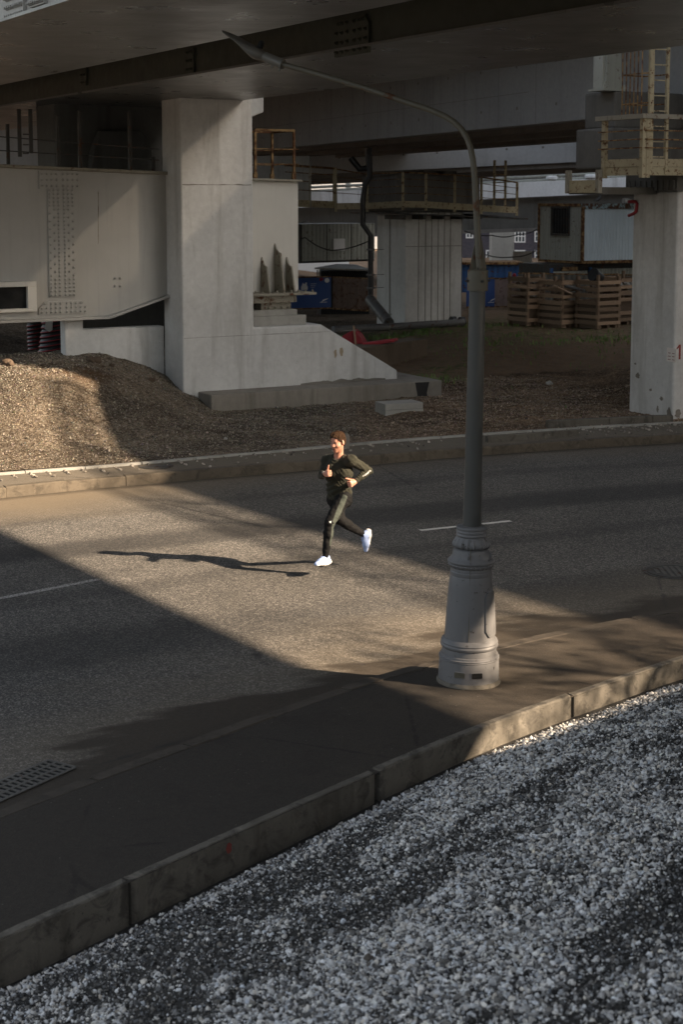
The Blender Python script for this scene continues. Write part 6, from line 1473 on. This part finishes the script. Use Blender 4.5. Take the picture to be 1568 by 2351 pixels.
# ---- shirt
Sf=Field(np.minimum.reduce([Lsh,Rsh,pelvis,Rwr,Lel])-.2,np.maximum.reduce([Lsh,Rsh,pelvis,Lel,collar])+.2,.0058)
hem=pelvis+UPn*.02
Sf.cap(hem,waist,.112,.108,.03,CL,1.40);Sf.cap(waist,chest,.108,.122,.04,CL,1.40);Sf.cap(chest,chest+UPn*.10,.122,.105,.04,CL,1.45);Sf.cap(collar-UPn*.02,collar+UPn*.02,.075,.060,.04,CL,1.6)
Sf.ell(chest+CH*.075+CL*.07+UPn*.03,(CH,CL,UPn),(.05,.08,.075),.04);Sf.ell(chest+CH*.075-CL*.07+UPn*.03,(CH,CL,UPn),(.05,.08,.075),.04)
for a,b,c_ in ((Lsh,Lel,Lwr),(Rsh,Rel,Rwr)):
    Sf.ell(a,(CH,CL,UPn),(.068,.066,.066),.03);Sf.cap(a,b,.062,.050,.035);Sf.cap(b,b*.55+c_*.45,.050,.046,.012);Sf.cap(b*.55+c_*.45,c_+(b-c_)*.06,.046,.034,.012)
Sf.cap(collar,Lsh,.07,.06,.03);Sf.cap(collar,Rsh,.07,.06,.03)
# trapezius + neckline opening, flat hem
Sf.cap(neck+UPn*.09+CH*.05,neck-UPn*.005+CH*.045,.052,.050,.012,sub=True);Sf.cap(neck+UPn*.10,neck+UPn*.01,.062,.058,.01,sub=True)
sv,sf=Sf.mesh()
def wr_(p):
    v=V(p);d=0
    d+=.010*mnoise.noise(V((p[0]*6+p[2]*9,p[1]*6,(p[2]-p[0]*.8)*16)))
    d+=.006*mnoise.noise(V((p[0]*14,p[1]*14,(p[2]+p[0]*1.1)*30)))
    return d
ce_=np.array([wr_(p) for p in sv])
# creases bunch along the left forearm and sweep across the belly
tl_=np.clip(((sv-Lel)@(Lwr-Lel))/np.dot(Lwr-Lel,Lwr-Lel),0,1);dl_=np.linalg.norm(sv-(Lel+tl_[:,None]*(Lwr-Lel)),axis=1)
ce_+=np.where(dl_<.07,.0045*np.sin(tl_*38+4*np.sin(sv[:,0]*40)),0)
tc_=sstep(-(sv[:,2]-chest[2]),.0,.12)*(1-sstep(-(sv[:,2]-chest[2]),.22,.32));ce_+=np.where(dl_>.09,tc_*.007*np.sin((sv[:,2]-.75*(sv@CL-chest@CL))*70+3*np.sin(sv[:,2]*11)),0)
cen=pelvis*.5+collar*.5
# displacement along vertex normals
def vnorm(v,f):
    n_=np.cross(v[f[:,2]]-v[f[:,0]],v[f[:,3]]-v[f[:,1]]);o=np.zeros_like(v)
    for k in range(4): np.add.at(o,f[:,k],n_)
    return o/np.maximum(np.linalg.norm(o,axis=1),1e-9)[:,None]
sv=sv+vnorm(sv,sf)*ce_[:,None]
# drop the bottom cap below the hem line
zh=pelvis[2]-.035+.012*np.sin((sv@CL)*9);
fc=sv[sf].mean(1);keepf=~((fc[:,2]<pelvis[2]-.02+.015*np.sin((fc@CL)*10))&(np.linalg.norm(fc[:,:2]-pelvis[:2],axis=1)<.3))
sf=sf[keepf];us=np.unique(sf);mp=np.full(len(sv),-1);mp[us]=np.arange(len(us));shirt=mk('shirt',(sv[us],mp[sf]),M['shirt'])
sm=shirt.modifiers.new('thickness','SOLIDIFY');sm.thickness=.004;sm.offset=-1
# ---- trousers
Pf=Field(np.minimum.reduce([Lan,Ran,Lkn,pelvis])-.2,np.maximum.reduce([Lan,Ran,pelvis,Lhip])+.2,.0058)
Pf.cap(pelvis-UPn*.01,pelvis+UPn*.05,.102,.100,.03,CL,1.38);Pf.cap(Lhip,Rhip,.098,.098,.03)
for a,b,c_ in ((Lhip,Lkn,Lan),(Rhip,Rkn,Ran)):
    cf=b*.66+c_*.34
    Pf.cap(a,b,.096,.066,.03);Pf.cap(b,cf,.064,.061,.02);Pf.cap(cf,c_,.061,.041,.02)
# buttocks
Pf.ell(pelvis-FW*.07-UPn*.05,(FW,LF,UPn),(.075,.13,.09),.05)
pv,pf_=Pf.mesh()
cr=np.array([.008*mnoise.noise(V((p[0]*9,p[1]*9,p[2]*15)))+.005*mnoise.noise(V((p[0]*22+p[2]*9,p[1]*22,p[2]*26))) for p in pv])
pv=pv+vnorm(pv,pf_)*cr[:,None]
# grey-green side panel on the leading (left) leg
fc=pv[pf_].mean(1);fn=vnorm(pv,pf_)[pf_].mean(1)
th_ax=nrm(Lkn-Lhip);tt=np.clip((fc-Lhip)@(Lkn-Lhip)/np.dot(Lkn-Lhip,Lkn-Lhip),0,1);dth_=np.linalg.norm(fc-(Lhip+tt[:,None]*(Lkn-Lhip)),axis=1)
t2_=np.clip((fc-Lkn)@(Lan-Lkn)/np.dot(Lan-Lkn,Lan-Lkn),0,1);dsh=np.linalg.norm(fc-(Lkn+t2_[:,None]*(Lan-Lkn)),axis=1)
onth=(dth_<.115)&(dth_<dsh+.02)&(tt<1)&(tt>.0);onsh=(dsh<.08)&(t2_>0)&(t2_<.66)
cam_=np.array((0,-1.,0));outd=nrm(LF*.75+cam_*.25)
wdt=.045;
offc=fc-(Lhip+tt[:,None]*(Lkn-Lhip));offs=fc-(Lkn+t2_[:,None]*(Lan-Lkn))
ang=np.degrees(np.arctan2(offc@FW,offc@LF));angs=np.degrees(np.arctan2(offs@FW,offs@LF))
pan=(onth&(np.abs(ang-(42-40*tt))<17+4*np.sin(tt*3)))|(onsh&(np.abs(angs-(0-12*t2_))<26-8*t2_))
slim=onth&(np.abs(ang-(-42+30*tt))<5)
fm=(pan|slim).astype(int)
trs=mk('trousers',(pv,pf_),[M['pants'],M['stripe']],man,None,fm)
# white triangular three bar mark above the knee
kd=nrm(np.array((-.1,-1.,.05)));c=J(350,1462,18.80)
mbk=MB();ex_=nrm(np.array((.95,-.2,-.28)));ez_=nrm(np.cross(ex_,kd))
if ez_[2]<0: ez_=-ez_
for k,(w0,h0) in enumerate(((.014,.019),(.014,.030),(.014,.041))):
    x0=-.026+k*.019;b0=c+ex_*x0-ez_*.018
    mbk.prism([V(b0),V(b0+ex_*w0),V(b0+ex_*(w0-.009)+ez_*h0),V(b0+ex_*(-.009)+ez_*h0)],V(kd*.05))
o=mbk.build('printed_mark',M['logo'],man);o.parent=man
sw=o.modifiers.new('wrap','SHRINKWRAP');sw.target=trs;sw.offset=.002;sw.wrap_method='NEAREST_SURFACEPOINT'
# white lettering on the left forearm sleeve
cu=bpy.data.curves.new('sleeve_text','FONT');cu.body='RUNNING';cu.size=.034;cu.align_x='LEFT';cu.align_y='CENTER';cu.extrude=.001
tob=bpy.data.objects.new('sleeve_text_tmp',cu);col.objects.link(tob);bpy.context.view_layer.update();me_=bpy.data.meshes.new_from_object(tob.evaluated_get(bpy.context.evaluated_depsgraph_get()));bpy.data.objects.remove(tob)
xd=nrm(Lwr-Lel);vd=nrm(np.array((.45,-.8,.1)));vd=nrm(vd-xd*np.dot(vd,xd));yd=np.cross(vd,xd);org=Lel+xd*.015+vd*.060-yd*.008
for v in me_.vertices: v.co=V(org+xd*v.co.x+yd*v.co.y+vd*v.co.z)-WL[man]
me_.materials.append(M['logo']);to=bpy.data.objects.new('sleeve_lettering',me_);col.objects.link(to);to.parent=man
sw=to.modifiers.new('wrap','SHRINKWRAP');sw.target=shirt;sw.offset=.002;sw.wrap_method='NEAREST_SURFACEPOINT'
# ---- shoes: built once in a local frame (x forward, y left, z up), then placed on each foot
def shoe_meshes():
    X3=np.eye(3);U=Field((-.14,-.08,-.03),(.20,.08,.16),.0038)
    U.cap((-.085,0,.050),(-.08,0,.075),.036,.034,.02);U.cap((-.07,0,.052),(.06,.004,.042),.038,.042,.025,(0,1,0),1.05);U.cap((.05,.004,.040),(.13,.0,.028),.040,.026,.02,(0,1,0),1.15)
    U.cap((-.055,0,.075),(.01,0,.070),.034,.030,.02);U.cap((-.06,0,.085),(-.04,0,.13),.034,.036,.02)
    U.cap((-.045,0,.115),(-.03,0,.17),.033,.034,.006,sub=True)
    sl,(x,y,z)=U._reg(np.array((-1,-1,-1.)),np.array((1,1,.012)));U.F[:,:,:int((.016+.03)/.0038)]=.02
    S_=Field((-.16,-.08,-.035),(.20,.08,.07),.0038)
    S_.cap((-.112,0,.020),(-.06,0,.014),.030,.030,.02,(0,1,0),1.35);S_.cap((-.06,0,.012),(.05,.003,.008),.026,.024,.02,(0,1,0),1.55);S_.cap((.05,.003,.006),(.135,0,.016),.024,.014,.02,(0,1,0),1.75);S_.cap((-.118,0,.034),(-.135,0,.05),.020,.007,.015,(0,1,0),1.4)
    return U.mesh(),S_.mesh()
(uv_,uf_),(sv2,sf2)=shoe_meshes()
def place(name,org,fw,up):
    fw=nrm(fw);up=nrm(up-fw*np.dot(up,fw));lf=np.cross(up,fw);Mx=np.stack([fw,lf,up],1)
    T=lambda v:v@Mx.T+org
    u=mk(name,(T(uv_),uf_),M['shoe'])
    fcz=sv2[sf2].mean(1);bl=((fcz[:,2]<.0)&(fcz[:,0]>.0))|((fcz[:,0]>.02)&(fcz[:,2]<.012)&(fcz[:,2]<.012-(.06-fcz[:,0])*.1));mk('sole',(T(sv2),sf2),[M['sole'],M['soleblack']],u,None,bl.astype(int))
    mbl=MB()
    for k in range(5):
        x=.0+.022*k;zz=.083-.0085*k-.0006*k*k;mbl.tube([V(T(np.array((x-.006,-.026,zz-.006)))),V(T(np.array((x+.004,0,zz+.006)))),V(T(np.array((x-.006,.026,zz-.006))))],.0032,5)
    for s_ in (1,-1): mbl.tube([V(T(np.array((-.005,0,.092)))),V(T(np.array((.012,s_*.022,.105)))),V(T(np.array((.03,s_*.018,.088)))),V(T(np.array((.0,0,.092))))],.003,5)
    mbl.build('laces',M['lace'],u)
    mt=MB()
    for s_ in (1,-1):
        mt.prism([V(T(np.array(p))) for p in ((-.085,s_*.034,.058),(-.03,s_*.040,.040),(.0,s_*.041,.040),(-.03,s_*.0405,.047))],V(Mx@np.array((0,s_*.004,0))))
    mt.build('curved_mark',M['soleblack'],u)
    return u
f1=nrm(FW+UPn*.02);place('shoe',Lan+FW*.045-UPn*.092,f1,UPn)
fr_=nrm(np.array((-.13,-.10,-1.)));ur=nrm(np.array((-.80,-.60,0.)));ur=ur-fr_*np.dot(ur,fr_);ur=nrm(ur)
rorg=Ran+fr_*.075-ur*.085+np.array((.02,0,-.0));place('shoe',rorg,fr_,ur)
for a,b in ((Lan,Lkn),(Ran,Rkn)):
    d=nrm(a-b);mb=MB();mb.tube([V(a-d*.05),V(a+d*.035)],[.033,.036],14);mb.build('sock',M['sock'],man,smooth=True)
# wrist band
d=nrm(Rwr-Rel);mb=MB();mb.tube([V(Rwr-d*.03),V(Rwr-d*.018)],[.036,.036],14);mb.build('reflective_cuff',M['logo'],man)
